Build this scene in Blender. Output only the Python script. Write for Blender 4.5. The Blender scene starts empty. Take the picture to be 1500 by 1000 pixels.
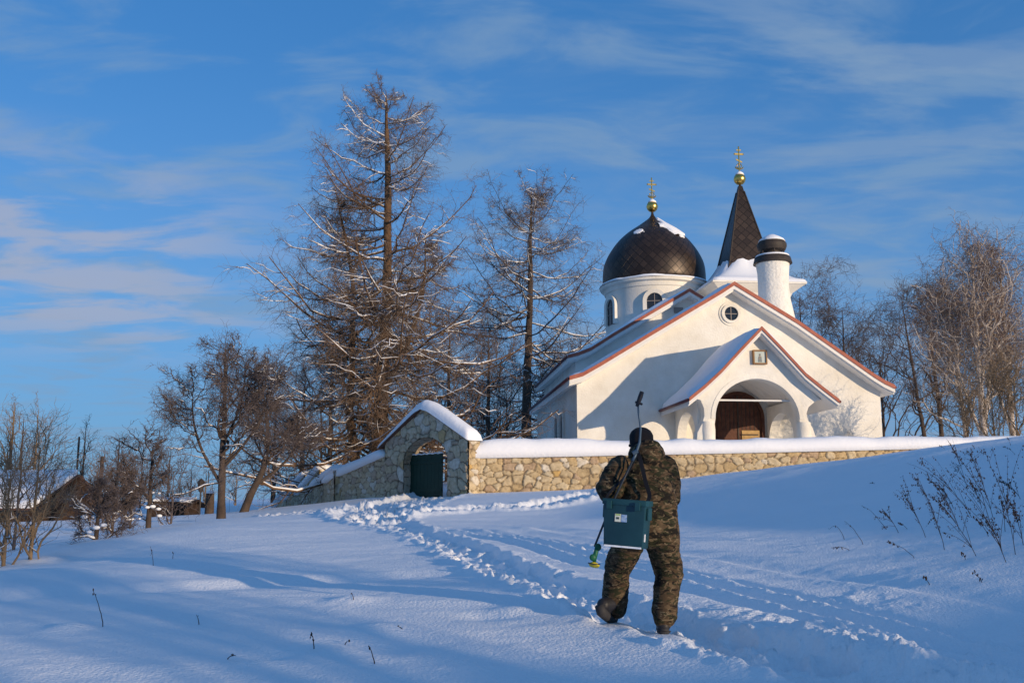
import bpy, bmesh, math, random
import numpy as np
from mathutils import Vector, Matrix
C = bpy.context.scene.collection
R = math.radians
rng = np.random.default_rng(11)

# ------------------------------------------------------------------ noise (numpy)
def _h(ix, iy, s):
    n = (ix.astype(np.int64)*374761393 + iy.astype(np.int64)*668265263 + s*1442695041) & 0xffffffff
    n = ((n ^ (n >> 13))*1274126177) & 0xffffffff
    n = (n ^ (n >> 16)) & 0xffffffff
    return n/4294967295.0
def vnoise(x, y, s=0):
    x = np.asarray(x, float); y = np.asarray(y, float)
    ix = np.floor(x); iy = np.floor(y); fx = x-ix; fy = y-iy
    fx = fx*fx*fx*(fx*(fx*6-15)+10); fy = fy*fy*fy*(fy*(fy*6-15)+10)
    a = _h(ix, iy, s); b = _h(ix+1, iy, s); c = _h(ix, iy+1, s); d = _h(ix+1, iy+1, s)
    return (a+(b-a)*fx)*(1-fy)+(c+(d-c)*fx)*fy
def fbm(x, y, o=4, s=0):
    t = 0; a = .5; n = 0
    for i in range(o):
        t = t+a*vnoise(x*2**i+i*17.3, y*2**i-i*9.1, s+i); n += a; a *= .5
    return t/n*2-1
def sst(a, b, x):
    t = np.clip((x-a)/(b-a), 0, 1); return t*t*(3-2*t)

# ------------------------------------------------------------------ mesh helpers
class MB:
    def __init__(s): s.v = []; s.f = []; s.m = []; s.uv = None
    def add(s, vs, fs, mi=0):
        o = len(s.v); s.v += [tuple(map(float, v)) for v in vs]
        s.f += [tuple(i+o for i in f) for f in fs]; s.m += [mi]*len(fs); return s
    def box(s, a, b, mi=0):
        (x0, y0, z0), (x1, y1, z1) = a, b
        vs = [(x, y, z) for z in (z0, z1) for y in (y0, y1) for x in (x0, x1)]
        return s.add(vs, [(0,2,3,1), (4,5,7,6), (0,1,5,4), (2,6,7,3), (0,4,6,2), (1,3,7,5)], mi)
    def prism(s, poly, a, b, axis='v', mi=0):
        # poly in (u,z); extruded along v (y).  axis 'u': poly in (v,z) extruded along u (x)
        n = len(poly)
        if axis == 'v': vs = [(p[0], a, p[1]) for p in poly]+[(p[0], b, p[1]) for p in poly]
        elif axis == 'u': vs = [(a, p[0], p[1]) for p in poly]+[(b, p[0], p[1]) for p in poly]
        else: vs = [(p[0], p[1], a) for p in poly]+[(p[0], p[1], b) for p in poly]
        fs = [tuple(range(n)), tuple(range(2*n-1, n-1, -1))]+[(i, i+n, (i+1) % n+n, (i+1) % n) for i in range(n)]
        return s.add(vs, fs, mi)
    def strip(s, prof, t, a, b, mi=0):
        # slab under an open profile of (u,z), thickness t, between v=a and v=b
        n = len(prof)
        poly = list(prof)+[(p[0], p[1]-t) for p in reversed(prof)]
        vs = [(p[0], a, p[1]) for p in poly]+[(p[0], b, p[1]) for p in poly]; N = 2*n
        fs = []
        for i in range(n-1):
            j = N-1-i
            fs += [(i, i+1, j-1, j), (i+N, j+N, j-1+N, i+1+N)]
        fs += [(i, i+N, (i+1) % N+N, (i+1) % N) for i in range(N)]
        return s.add(vs, fs, mi)
    def lathe(s, prof, c=(0,0,0), n=32, mi=0, a0=0, a1=2*math.pi, rot=0):
        k = len(prof); o = []
        for i in range(n):
            t = 2*math.pi*i/n+rot
            for r, z in prof: o.append((c[0]+r*math.cos(t), c[1]+r*math.sin(t), c[2]+z))
        fs = []
        for i in range(n):
            j = (i+1) % n
            for q in range(k-1): fs.append((i*k+q, j*k+q, j*k+q+1, i*k+q+1))
        if prof[0][0] > 1e-4: fs.append(tuple(i*k for i in reversed(range(n))))
        if prof[-1][0] > 1e-4: fs.append(tuple(i*k+k-1 for i in range(n)))
        return s.add(o, fs, mi)
    def tube(s, pts, rad, n=8, mi=0):
        P = np.array(pts, float)[None]; rr = np.broadcast_to(np.asarray(rad, float), (len(pts),))[None]
        v, f = tubes(P, rr, n); s.add(v, f.tolist(), mi)
        k = len(pts); o = len(s.v)-len(v)
        s.f.append(tuple(o+i for i in reversed(range(n)))); s.f.append(tuple(o+(k-1)*n+i for i in range(n))); s.m += [mi, mi]
        return s
    def grid(s, fn, nu, nv, mi=0):
        vs = [fn(i/nu, j/nv) for j in range(nv+1) for i in range(nu+1)]
        w = nu+1
        return s.add(vs, [(j*w+i, j*w+i+1, (j+1)*w+i+1, (j+1)*w+i) for j in range(nv) for i in range(nu)], mi)
    def sphere(s, c, r, sc=(1,1,1), n=16, mi=0):
        k = n//2; prof = [(math.sin(math.pi*i/k), -math.cos(math.pi*i/k)) for i in range(k+1)]
        o = len(s.v); s.lathe([(max(a, 1e-5), b) for a, b in prof], (0,0,0), n, mi)
        for i in range(o, len(s.v)):
            x, y, z = s.v[i]; s.v[i] = (c[0]+x*r*sc[0], c[1]+y*r*sc[1], c[2]+z*r*sc[2])
        return s
    def build(s, name, mats, parent=None, smooth=False, bevel=0, fix=True):
        me = bpy.data.meshes.new(name); me.from_pydata(s.v, [], s.f)
        for m in (mats if isinstance(mats, (list, tuple)) else [mats]): me.materials.append(m)
        for p, mi in zip(me.polygons, s.m): p.material_index = mi
        if fix:
            bm = bmesh.new(); bm.from_mesh(me); bmesh.ops.recalc_face_normals(bm, faces=bm.faces)
            if bevel:
                es = [e for e in bm.edges if len(e.link_faces) == 2 and e.calc_face_angle(0) > .5]
                bmesh.ops.bevel(bm, geom=es, offset=bevel, segments=2, affect='EDGES', profile=.6, clamp_overlap=True)
            bm.to_mesh(me); bm.free()
        if smooth:
            for p in me.polygons: p.use_smooth = True
            if smooth == 'auto':
                try: me.set_sharp_from_angle(angle=R(35))
                except Exception: pass
        return link(name, me, parent)
def link(name, me, parent=None):
    o = bpy.data.objects.new(name, me); C.objects.link(o)
    if parent is not None: o.parent = parent
    return o
def npmesh(name, v, f, mats, mi=None, smooth=True, parent=None):
    me = bpy.data.meshes.new(name); v = np.asarray(v, np.float32); f = np.asarray(f, np.int32); k = f.shape[1]
    me.vertices.add(len(v)); me.vertices.foreach_set('co', v.ravel())
    me.loops.add(f.size); me.loops.foreach_set('vertex_index', f.ravel())
    me.polygons.add(len(f)); me.polygons.foreach_set('loop_start', np.arange(0, f.size, k, dtype=np.int32))
    me.polygons.foreach_set('loop_total', np.full(len(f), k, np.int32))
    for m in mats: me.materials.append(m)
    if mi is not None: me.polygons.foreach_set('material_index', np.asarray(mi, np.int32))
    me.polygons.foreach_set('use_smooth', np.full(len(f), smooth, bool))
    me.update(calc_edges=True); me.validate()
    return link(name, me, parent)
def tubes(P, rad, n=3):
    # P (N,k,3), rad (N,k) -> verts, quads
    N, k, _ = P.shape
    T = np.empty_like(P); T[:, 1:-1] = P[:, 2:]-P[:, :-2]; T[:, 0] = P[:, 1]-P[:, 0]; T[:, -1] = P[:, -1]-P[:, -2]
    T /= np.linalg.norm(T, axis=2, keepdims=True)+1e-9
    ref = np.where((np.abs(T[:, :1, 2:3]) > .9), np.array([1., 0, 0]), np.array([0, 0, 1.]))
    ref = np.broadcast_to(ref, P.shape)
    A = np.cross(T, ref); A /= np.linalg.norm(A, axis=2, keepdims=True)+1e-9
    B = np.cross(T, A)
    a = np.arange(n)*2*math.pi/n
    V = P[:, :, None]+rad[:, :, None, None]*(A[:, :, None]*np.cos(a)[:, None]+B[:, :, None]*np.sin(a)[:, None])
    idx = np.arange(N*k*n).reshape(N, k, n)
    q = np.stack([idx[:, :-1], np.roll(idx[:, :-1], -1, 2), np.roll(idx[:, 1:], -1, 2), idx[:, 1:]], -1)
    return V.reshape(-1, 3), q.reshape(-1, 4)
def thing(name, label, cat, loc=(0,0,0), rz=0, group=None):
    o = bpy.data.objects.new(name, None); C.objects.link(o); o.location = loc; o.rotation_euler = (0, 0, rz)
    return tag(o, label, cat, group)
def tag(o, label=None, cat=None, group=None, kind=None):
    if label: o['label'] = label
    if cat: o['category'] = cat
    if group: o['group'] = group
    if kind: o['kind'] = kind
    return o

# ------------------------------------------------------------------ materials
def mat(name, col, rough=.8, metal=0, var=None, scale=3, bump=0, bscale=30, spec=.3, sss=0, coords='Object', detail=5):
    m = bpy.data.materials.new(name); m.use_nodes = True; nt = m.node_tree; N = nt.nodes; L = nt.links
    b = N['Principled BSDF']; b.inputs['Roughness'].default_value = rough; b.inputs['Metallic'].default_value = metal
    b.inputs['Specular IOR Level'].default_value = spec; b.inputs['Base Color'].default_value = (*col, 1)
    tc = N.new('ShaderNodeTexCoord')
    if var:
        n = N.new('ShaderNodeTexNoise'); n.inputs['Scale'].default_value = scale; n.inputs['Detail'].default_value = detail
        n.inputs['Roughness'].default_value = .65
        L.new(tc.outputs[coords], n.inputs['Vector'])
        r = N.new('ShaderNodeValToRGB'); r.color_ramp.elements[0].position = .32; r.color_ramp.elements[1].position = .68
        r.color_ramp.elements[0].color = (*col, 1); r.color_ramp.elements[1].color = (*var, 1)
        L.new(n.outputs['Fac'], r.inputs['Fac']); L.new(r.outputs['Color'], b.inputs['Base Color'])
    if bump:
        n2 = N.new('ShaderNodeTexNoise'); n2.inputs['Scale'].default_value = bscale; n2.inputs['Detail'].default_value = 6
        L.new(tc.outputs[coords], n2.inputs['Vector'])
        bp = N.new('ShaderNodeBump'); bp.inputs['Strength'].default_value = 1; bp.inputs['Distance'].default_value = bump
        L.new(n2.outputs['Fac'], bp.inputs['Height']); L.new(bp.outputs['Normal'], b.inputs['Normal'])
    return m
SNOW = mat('snow', (.86,.87,.9), .75, bump=.012, bscale=9, spec=.2)
SNOWG = mat('snow_ground', (.84,.865,.9), .65, var=(.88,.89,.92), scale=.8, bump=.016, bscale=34, spec=.25)
PLASTER = mat('plaster', (.66,.615,.53), .9, var=(.84,.81,.74), scale=.55, bump=.018, bscale=11, detail=9)
PLASTERD = mat('plaster_rough', (.72,.69,.63), .95, var=(.82,.8,.74), scale=3, bump=.05, bscale=8)
SOFFIT = mat('soffit_paint', (.72,.70,.66), .7, var=(.78,.76,.72), scale=2)
REDM = mat('red_trim', (.30,.075,.045), .6, var=(.40,.13,.08), scale=4, spec=.3)
GUTTER = mat('gutter_metal', (.10,.03,.035), .5, var=(.16,.06,.06), scale=5)
GOLD = mat('gilding', (.75,.48,.12), .28, metal=1, spec=.5)
IRON = mat('dark_iron', (.03,.025,.022), .6, var=(.06,.045,.035), scale=6)
GLASS = mat('dark_glass', (.012,.014,.02), .12, spec=.6)
FRAME = mat('window_frame', (.25,.22,.2), .7)
WOODD = mat('brown_door_wood', (.07,.025,.015), .7, var=(.12,.05,.03), scale=4, bump=.004)
WOODLIT = mat('sunlit_door_wood', (.42,.26,.1), .7, var=(.5,.33,.15), scale=8)  # door wood with the sunlight put into its colour
GREEN = mat('green_door_paint', (.006,.03,.02), .6, var=(.01,.04,.028), scale=3, bump=.003)
BARNW = mat('barn_boards', (.028,.017,.012), .9, var=(.055,.032,.02), scale=2, bump=.01, bscale=6)
MORTAR = mat('mortar', (.10,.085,.07), .95)
BARK = mat('larch_bark', (.085,.05,.028), .95, var=(.17,.10,.055), scale=2.2, bump=.05, bscale=5)
BARKD = mat('dark_bark', (.045,.032,.026), .95, var=(.09,.065,.05), scale=3, bump=.03, bscale=8)
TWIG = mat('larch_twig', (.15,.105,.075), .9)
TWIGD = mat('dark_twig', (.11,.085,.078), .9)
TWIGB = mat('brown_twig', (.20,.14,.085), .9)
TWIGR = mat('reddish_twig', (.17,.115,.09), .9)
BIRCH = mat('birch_bark', (.66,.58,.50), .8, var=(.36,.28,.22), scale=1.5)
WEED = mat('dry_weed', (.035,.022,.018), .95)
FRAG = mat('pale_twig', (.62,.56,.48), .9)

def tile_mat():
    m = bpy.data.materials.new('diamond_shingle'); m.use_nodes = True; nt = m.node_tree; N = nt.nodes; L = nt.links
    b = N['Principled BSDF']; b.inputs['Roughness'].default_value = .42; b.inputs['Metallic'].default_value = .35
    uv = N.new('ShaderNodeUVMap'); uv.uv_map = 'UVMap'
    mp = N.new('ShaderNodeMapping'); mp.inputs['Rotation'].default_value = (0, 0, R(45)); L.new(uv.outputs['UV'], mp.inputs['Vector'])
    br = N.new('ShaderNodeTexBrick'); br.offset = 0; br.inputs['Scale'].default_value = 1.0
    br.inputs['Brick Width'].default_value = .42; br.inputs['Row Height'].default_value = .42
    br.inputs['Mortar Size'].default_value = .022; br.inputs['Mortar Smooth'].default_value = .3; br.inputs['Bias'].default_value = -.1
    br.inputs['Color1'].default_value = (.026,.016,.011, 1); br.inputs['Color2'].default_value = (.058,.037,.025, 1)
    br.inputs['Mortar'].default_value = (.012,.008,.006, 1)
    L.new(mp.outputs['Vector'], br.inputs['Vector'])
    no = N.new('ShaderNodeTexNoise'); no.inputs['Scale'].default_value = .8; L.new(uv.outputs['UV'], no.inputs['Vector'])
    mx = N.new('ShaderNodeMix'); mx.data_type = 'RGBA'; mx.blend_type = 'MULTIPLY'; mx.inputs['Factor'].default_value = .6
    L.new(br.outputs['Color'], mx.inputs[6]); L.new(no.outputs['Color'], mx.inputs[7])
    g = N.new('ShaderNodeMix'); g.data_type = 'RGBA'; g.blend_type = 'MIX'
    L.new(no.outputs['Fac'], g.inputs['Factor']); L.new(br.outputs['Color'], g.inputs[6]); L.new(br.outputs['Color'], g.inputs[7])
    L.new(br.outputs['Color'], b.inputs['Base Color'])
    bp = N.new('ShaderNodeBump'); bp.inputs['Distance'].default_value = .03; bp.invert = True
    L.new(br.outputs['Fac'], bp.inputs['Height']); L.new(bp.outputs['Normal'], b.inputs['Normal'])
    return m
TILE = tile_mat()

def stone_mat():
    m = bpy.data.materials.new('limestone_rubble'); m.use_nodes = True; nt = m.node_tree; N = nt.nodes; L = nt.links
    b = N['Principled BSDF']; b.inputs['Roughness'].default_value = .9
    at = N.new('ShaderNodeAttribute'); at.attribute_name = 'stone'
    tc = N.new('ShaderNodeTexCoord'); no = N.new('ShaderNodeTexNoise'); no.inputs['Scale'].default_value = 7; no.inputs['Detail'].default_value = 8
    L.new(tc.outputs['Object'], no.inputs['Vector'])
    r = N.new('ShaderNodeValToRGB'); r.color_ramp.elements[0].position = .3; r.color_ramp.elements[0].color = (.55,.5,.42, 1)
    r.color_ramp.elements[1].position = .7; r.color_ramp.elements[1].color = (1,1,1, 1); L.new(no.outputs['Fac'], r.inputs['Fac'])
    mx = N.new('ShaderNodeMix'); mx.data_type = 'RGBA'; mx.blend_type = 'MULTIPLY'; mx.inputs['Factor'].default_value = .7
    L.new(at.outputs['Color'], mx.inputs[6]); L.new(r.outputs['Color'], mx.inputs[7]); L.new(mx.outputs[2], b.inputs['Base Color'])
    bp = N.new('ShaderNodeBump'); bp.inputs['Distance'].default_value = .03; L.new(no.outputs['Fac'], bp.inputs['Height']); L.new(bp.outputs['Normal'], b.inputs['Normal'])
    return m
STONE = stone_mat()

def camo_mat():
    m = bpy.data.materials.new('camouflage_cloth'); m.use_nodes = True; nt = m.node_tree; N = nt.nodes; L = nt.links
    b = N['Principled BSDF']; b.inputs['Roughness'].default_value = .85; b.inputs['Specular IOR Level'].default_value = .15
    tc = N.new('ShaderNodeTexCoord'); mp = N.new('ShaderNodeMapping'); mp.inputs['Scale'].default_value = (1, 1, 2.1)
    mp.inputs['Rotation'].default_value = (0, R(14), 0)
    L.new(tc.outputs['Object'], mp.inputs['Vector'])
    base = (.062,.041,.024, 1)
    prev = None
    for sc, th, col in ((7.5, .52, (.026,.027,.014, 1)), (10, .57, (.105,.072,.042, 1)), (9, .56, (.012,.010,.008, 1)), (17, .62, (.15,.115,.07, 1))):
        n = N.new('ShaderNodeTexNoise'); n.inputs['Scale'].default_value = sc; n.inputs['Detail'].default_value = 3; n.inputs['Distortion'].default_value = 1.1
        ad = N.new('ShaderNodeVectorMath'); ad.operation = 'ADD'; ad.inputs[1].default_value = (sc*3.1, sc*1.7, sc)
        L.new(mp.outputs['Vector'], ad.inputs[0]); L.new(ad.outputs[0], n.inputs['Vector'])
        mr = N.new('ShaderNodeMapRange'); mr.inputs['From Min'].default_value = th-.012; mr.inputs['From Max'].default_value = th+.012
        L.new(n.outputs['Fac'], mr.inputs['Value'])
        mx = N.new('ShaderNodeMix'); mx.data_type = 'RGBA'; L.new(mr.outputs['Result'], mx.inputs['Factor'])
        if prev is None: mx.inputs[6].default_value = base
        else: L.new(prev, mx.inputs[6])
        mx.inputs[7].default_value = col; prev = mx.outputs[2]
    L.new(prev, b.inputs['Base Color'])
    n = N.new('ShaderNodeTexNoise'); n.inputs['Scale'].default_value = 60; L.new(tc.outputs['Object'], n.inputs['Vector'])
    bp = N.new('ShaderNodeBump'); bp.inputs['Distance'].default_value = .004; L.new(n.outputs['Fac'], bp.inputs['Height']); L.new(bp.outputs['Normal'], b.inputs['Normal'])
    return m
CAMO = camo_mat()

# ------------------------------------------------------------------ camera
F = 1458.; PITCH = R(9.5); CAMZ = 1.6
cam = bpy.data.cameras.new('camera'); cam.sensor_width = 36; cam.lens = 36*F/1500; cam.clip_end = 3000; cam.clip_start = .1
co = bpy.data.objects.new('camera', cam); C.objects.link(co); co.location = (0, 0, CAMZ); co.rotation_euler = (R(90)+PITCH, 0, 0)
bpy.context.scene.camera = co
def ray(px, py):
    x = (px-750)/F; y = (500-py)/F; c, s = math.cos(PITCH), math.sin(PITCH)
    return np.array([x, c-y*s, s+y*c])
def P(px, py, Y):                       # survey helper: a sighted direction and a distance give a place
    r = ray(px, py); return np.array([0, 0, CAMZ])+r*(Y/r[1])

# ------------------------------------------------------------------ terrain
cp = [(-2.,0,-.15),(0,0,0),(-6,1,-.45),(4,1,.05),(0,-8,-.5),(-12,-6,-1.2),
 (*P(0,1000,6.6),),(*P(350,1000,6.8),),(*P(700,1000,6.9),),(*P(1050,1000,6.9),),(*P(1400,985,7.2),),
 (*P(940,920,8.7),),(*P(560,915,8.7),),(*P(200,905,9.2),),(*P(0,900,9.4),),
 (*P(0,838,13.5),),(*P(200,790,18.5),),(*P(330,758,26),),(*P(415,756,28.5),),(*P(500,748,34),),
 (*P(100,822,17),),(*P(60,790,27),),(*P(60,765,42),),(*P(60,750,80),),(*P(200,775,32),),(*P(220,752,55),),
 (-12,16,.25),(-14,22,.2),(-22,14,-.6),(-10,21,.75),
 (*P(300,850,12.3),),(*P(600,850,12.3),),(*P(850,843,12.4),),(*P(450,790,18),),(*P(720,795,17),),(*P(900,785,18),),
 (*P(700,757,25),),(*P(900,742,26),),(*P(620,728,37),),(*P(600,735,33),),(*P(700,722,37.5),),(*P(880,714,38),),(*P(1000,699,38),),
 (*P(1150,686,37),),(*P(1200,677,31),),(*P(1350,660,25),),(*P(1480,648,22.5),),(19,38,3.3),(12,38,3.1),(11,31,3.05),
 (*P(1400,850,10.6),),(*P(1400,760,15),),(*P(1150,770,17.5),),(*P(1200,850,11.8),),(*P(1480,780,13.2),),(*P(1050,900,9.4),),(*P(1480,900,9.0),),
 (7.5,4.5,.55),(12.5,2,1.45),(11.5,-5,2.1),(17,-4,2.75),(17,-9,3.15),(12.5,-8.5,2.8),(10,-10,2.6),(14,-13,3.5),(9,-14,2.6),(23,-14,3.75),(14,9,2.9),(20,6,4.4),(26,16,5.0),(24,30,4.2),(34,45,4.8),  # unseen rise right of and behind the camera, shaped to shade the foreground
 (-6.5,43,2.0),(-9.5,46.5,1.75),(-11.5,52,1.45),(-2,48,3.0),(3,50,3.9),(11,48,4.0),(19,52,4.2),(10,75,4.6),(25,75,4.8),(-5,75,3.2),(-20,100,1.6),
 (-40,20,-1.2),(-40,60,1.0),(-70,90,1.2),(60,80,5),(60,20,6),(0,130,4),(70,130,5),(-70,140,2),(40,-30,4),(0,-40,-2),(-40,-30,-3)]
cp = np.array([tuple(c) for c in cp], float)
def tps_fit(c):
    n = len(c); d = np.hypot(c[:,None,0]-c[None,:,0], c[:,None,1]-c[None,:,1])
    K = d**2*np.log(d+1e-9)*(d > 0)+np.eye(n)*.6
    Pm = np.c_[np.ones(n), c[:, :2]]; A = np.zeros((n+3, n+3)); A[:n, :n] = K; A[:n, n:] = Pm; A[n:, :n] = Pm.T
    return np.linalg.solve(A, np.r_[c[:, 2], 0, 0, 0])
W = tps_fit(cp)
def base_h(x, y):
    x = np.asarray(x, float); y = np.asarray(y, float); s = x.shape; x = x.ravel(); y = y.ravel(); o = np.empty_like(x)
    for i in range(0, len(x), 60000):
        a = x[i:i+60000]; b = y[i:i+60000]
        d2 = (a[:,None]-cp[None,:,0])**2+(b[:,None]-cp[None,:,1])**2
        o[i:i+60000] = (.5*d2*np.log(d2+1e-12)) @ W[:-3]+W[-3]+W[-2]*a+W[-1]*b
    r = np.hypot(x, y-30); w = sst(110, 190, r)
    o = np.clip(o, -4, 8)*(1-w)+w*(1.6+2.0*sst(-80, 120, x))
    return o.reshape(s)
def pdist(x, y, poly):
    best = np.full(x.shape, 1e9); sg = np.zeros(x.shape); tt = np.zeros(x.shape); acc = 0
    for (x0, y0), (x1, y1) in zip(poly[:-1], poly[1:]):
        dx, dy = x1-x0, y1-y0; l2 = dx*dx+dy*dy; l = math.sqrt(l2)
        t = np.clip(((x-x0)*dx+(y-y0)*dy)/l2, 0, 1); ex = x-x0-t*dx; ey = y-y0-t*dy; d = np.hypot(ex, ey)
        c = dx*ey-dy*ex; m = d < best; best = np.where(m, d, best); sg = np.where(m, np.sign(c), sg); tt = np.where(m, acc+t*l, tt); acc += l
    return best, sg, tt
def smooth_poly(pts, n=6):
    pts = [np.array(p, float) for p in pts]; out = []
    q = [pts[0]]+pts+[pts[-1]]
    for i in range(len(pts)-1):
        for k in range(n):
            t = k/n; a, b, c, d = q[i:i+4]
            out.append(tuple(.5*((2*b)+(-a+c)*t+(2*a-5*b+4*c-d)*t*t+(-a+3*b-3*c+d)*t**3)))
    out.append(tuple(pts[-1])); return out
PATH = smooth_poly([(3.4,4.2),(2.55,6.2),(1.95,7.5),(1.45,8.5),(1.0,9.7),(.55,11),(.1,12.6),(-.35,14.3),(-1.1,17),(-2.2,20),(-3.2,23),(-3.7,27),(-3.7,31),(-3.5,35),(-3.0,38.6),(-1,43)])
PATH2 = smooth_poly([(-3.4,24),(-2.6,26),(-1.2,27.2),(.6,27.8),(2.4,30)])
PATH3 = smooth_poly([(-3.6,30),(-4.6,33),(-5.4,34.5),(-7.5,33.5)])
TRK = smooth_poly([(4.8,3.5),(4.1,5.6),(3.7,7.0),(3.3,8.2),(2.8,9.8),(2.2,11.6),(1.4,14),(.4,17),(-.8,20),(-2.2,22)])
DRIFT = smooth_poly([(-9,9.6),(-6,10.6),(-3,12.0),(-1.2,12.6),(-.2,12.2),(.4,11.2)])
def terrain(x, y):
    z = base_h(x, y); r = np.hypot(x, y); near = 1-sst(40, 80, r)
    # wind drifts
    z = z+near*(.05*fbm(x*.16+y*.05, y*.42, 3, 3)+.022*fbm(x*.5, y*1.3, 3, 8)+.006*fbm(x*2.2, y*4.5, 3, 15))
    z = z+(1-near)*.25*fbm(x*.03, y*.03, 3, 31)
    d, s, t = pdist(x, y, PATH)
    clump = np.clip(fbm(x*8, y*8, 4, 21), -.3, 1)
    clump2 = np.clip(fbm(x*19, y*19, 3, 25), -.2, 1)
    wob = d+.14*fbm(x*1.7, y*1.7, 3, 5)
    w = np.interp(t, [0, 5, 14, 20, 30, 60], [.42, .4, .45, .8, 1.3, 1.2])
    inside = 1-sst(w*.8, w*1.35, wob)
    far = sst(14, 28, t)
    z = z-inside*(.11+.03*far)+inside*(.045+.045*far)*clump+inside*(.02+.02*far)*clump2
    left = (s > 0)
    z = z+np.where(left, 1, .45)*.045*np.exp(-((wob-w*1.25)/.13)**2)*(1+1.4*clump)*(1+far)
    z = z+np.where(left, .10, 0)*np.exp(-np.maximum(wob-w, 0)/1.3)*(1-far)*sst(0, .3, wob-w*.8)
    for poly, ww, dep in ((PATH2, .5, .10), (PATH3, .7, .10)):
        d2, s2, t2 = pdist(x, y, poly); wo = d2+.2*fbm(x*1.5, y*1.5, 3, 6); i2 = 1-sst(ww*.7, ww*1.4, wo)
        z = z-i2*dep+i2*.16*clump+.10*np.exp(-((wo-ww*1.4)/.22)**2)*(1+clump)
    # boot prints along the trodden line
    for poly, t0_, t1_ in ((PATH, 0, 36), (PATH2, 0, 7), (PATH3, 0, 8)):
        pp = np.array(poly); ss = np.r_[0, np.cumsum(np.hypot(*np.diff(pp, axis=0).T))]; k_ = 0; tt_ = t0_+.2
        while tt_ < min(t1_, ss[-1]):
            hx = np.interp(tt_, ss, pp[:, 0]); hy = np.interp(tt_, ss, pp[:, 1]); h2x = np.interp(tt_+.1, ss, pp[:, 0])-hx; h2y = np.interp(tt_+.1, ss, pp[:, 1])-hy; l_ = math.hypot(h2x, h2y)+1e-9; ux, uy = h2x/l_, h2y/l_
            for off in (.16*(1 if k_ % 2 else -1), .42*(1 if (k_*7) % 3 else -1)):
                jx = off+.08*math.sin(k_*2.3); cx_ = hx-uy*jx; cy_ = hy+ux*jx
                m_ = (np.abs(x-cx_) < .6) & (np.abs(y-cy_) < .6)
                if m_.any():
                    dx_ = x[m_]-cx_; dy_ = y[m_]-cy_; a_ = dx_*ux+dy_*uy; b_ = -dx_*uy+dy_*ux; rr_ = (a_/.17)**2+(b_/.085)**2
                    z[m_] = z[m_]-.11*np.exp(-rr_**2)+.035*np.exp(-(np.sqrt(rr_)-1.45)**2/.12)*(.5+np.clip(clump[m_], -.3, 1))
            tt_ += .36; k_ += 1
    z = z+near*.0035*fbm(x*9+y*3, y*16, 2, 66)
    # snowmobile / ski ruts and a ploughed ridge
    d3, s3, t3 = pdist(x, y, TRK); d3s = d3*s3
    near3 = 1-sst(16, 22, t3)
    wv = .05*fbm(t3*.9, d3s*0, 2, 44)
    for c0 in (-.38, .02, .42):
        z = z-near3*.075*np.exp(-((d3s-c0+wv)/.10)**2)
    z = z+near3*(.035*np.exp(-((d3s-.2+wv)/.06)**2)+.035*np.exp(-((d3s+.2+wv)/.06)**2))*(1+.8*clump)
    z = z+near3*(1-sst(3, 9, t3))*.15*np.exp(-((d3s-.78)/.30)**2)*(1+.45*clump+.15*clump2)
    z = z+near3*(.045*np.clip(clump, -.1, 1)+.02*clump2)*np.exp(-(d3/1.0)**2)*sst(-.2, .5, fbm(x*.9, y*.9, 3, 77))
    # broad soft furrows on the right bank
    z = z+.045*np.exp(-((d3s+1.15+.2*fbm(t3*.5, d3s, 2, 9))/.22)**2)*near3-.05*np.exp(-((d3s+1.5)/.3)**2)*near3
    # long drift lip
    d4, s4, t4 = pdist(x, y, DRIFT); ds = d4*s4
    z = z-.075*sst(.55, -.1, ds)*np.exp(-np.maximum(-ds, 0)/.9)*sst(0, 2.5, t4)*(1-sst(9.5, 11.2, t4))
    # hollows and small mounds
    for hx, hy, hr, hd in ((-.22, 9.2, .28, -.05), (-.05, 9.35, .22, .04), (-1.6, 10.2, .25, .05), (-3.75, 8.7, .18, .06), (-1.35, 7.7, .3, .04),
                           (-1.75, 7.6, .22, -.05), (-1.1, 8.6, .25, .045), (-1.0, 7.9, .3, -.04), (-2.4, 7.0, .3, .03), (1.95, 9.3, .2, .03),
                           (2.35,8.7,.2,-.08), (2.6,8.35,.3,.02)):
        z = z+hd*np.exp(-((x-hx)**2+(y-hy)**2*1.6)/hr**2)
    # boot prints are pressed flat where the walker stands
    for hx, hy in ((1.23, 8.52), (.88, 8.98)):
        q = np.exp(-(((x-hx)/.24)**2+((y-hy+.22)/.55)**2)**2); z = z*(1-q)+q*FOOT[(hx, hy)]
    return z
FOOT = {(1.23, 8.52): .582, (.88, 8.98): .622}
def gz(x, y): return float(base_h(np.array([x]), np.array([y]))[0])
def tz(x, y): return float(terrain(np.array([float(x)]), np.array([float(y)]))[0])
def hit(px, py):
    r = ray(px, py); Y = np.linspace(5, 60, 4000); X = r[0]/r[1]*Y; Z = CAMZ+r[2]/r[1]*Y
    g = terrain(X, Y); k = np.argmax(g > Z); return float(X[k]), float(Y[k]), float(g[k])
fine = np.arange(-33, 33.01, .085)
ang = np.r_[np.arange(-180, -33, 2.5), fine, np.arange(34, 180, 2.5)]
rad = [0.6]
while rad[-1] < 1500:
    r_ = rad[-1]; k = .03 if r_ < 5 else (.0042 if r_ < 20 else (.0055 if r_ < 50 else (.03 if r_ < 200 else .12)))
    rad.append(r_*(1+k))
rad = np.array(rad)
A_, R_ = np.meshgrid(np.radians(ang), rad)
X_ = R_*np.sin(A_); Y_ = R_*np.cos(A_); Z_ = terrain(X_, Y_)
nr, na = X_.shape
idx = np.arange(nr*na).reshape(nr, na); nx = np.roll(idx, -1, 1)
q = np.stack([idx[:-1], nx[:-1], nx[1:], idx[1:]], -1).reshape(-1, 4)[:, ::-1]
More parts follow.
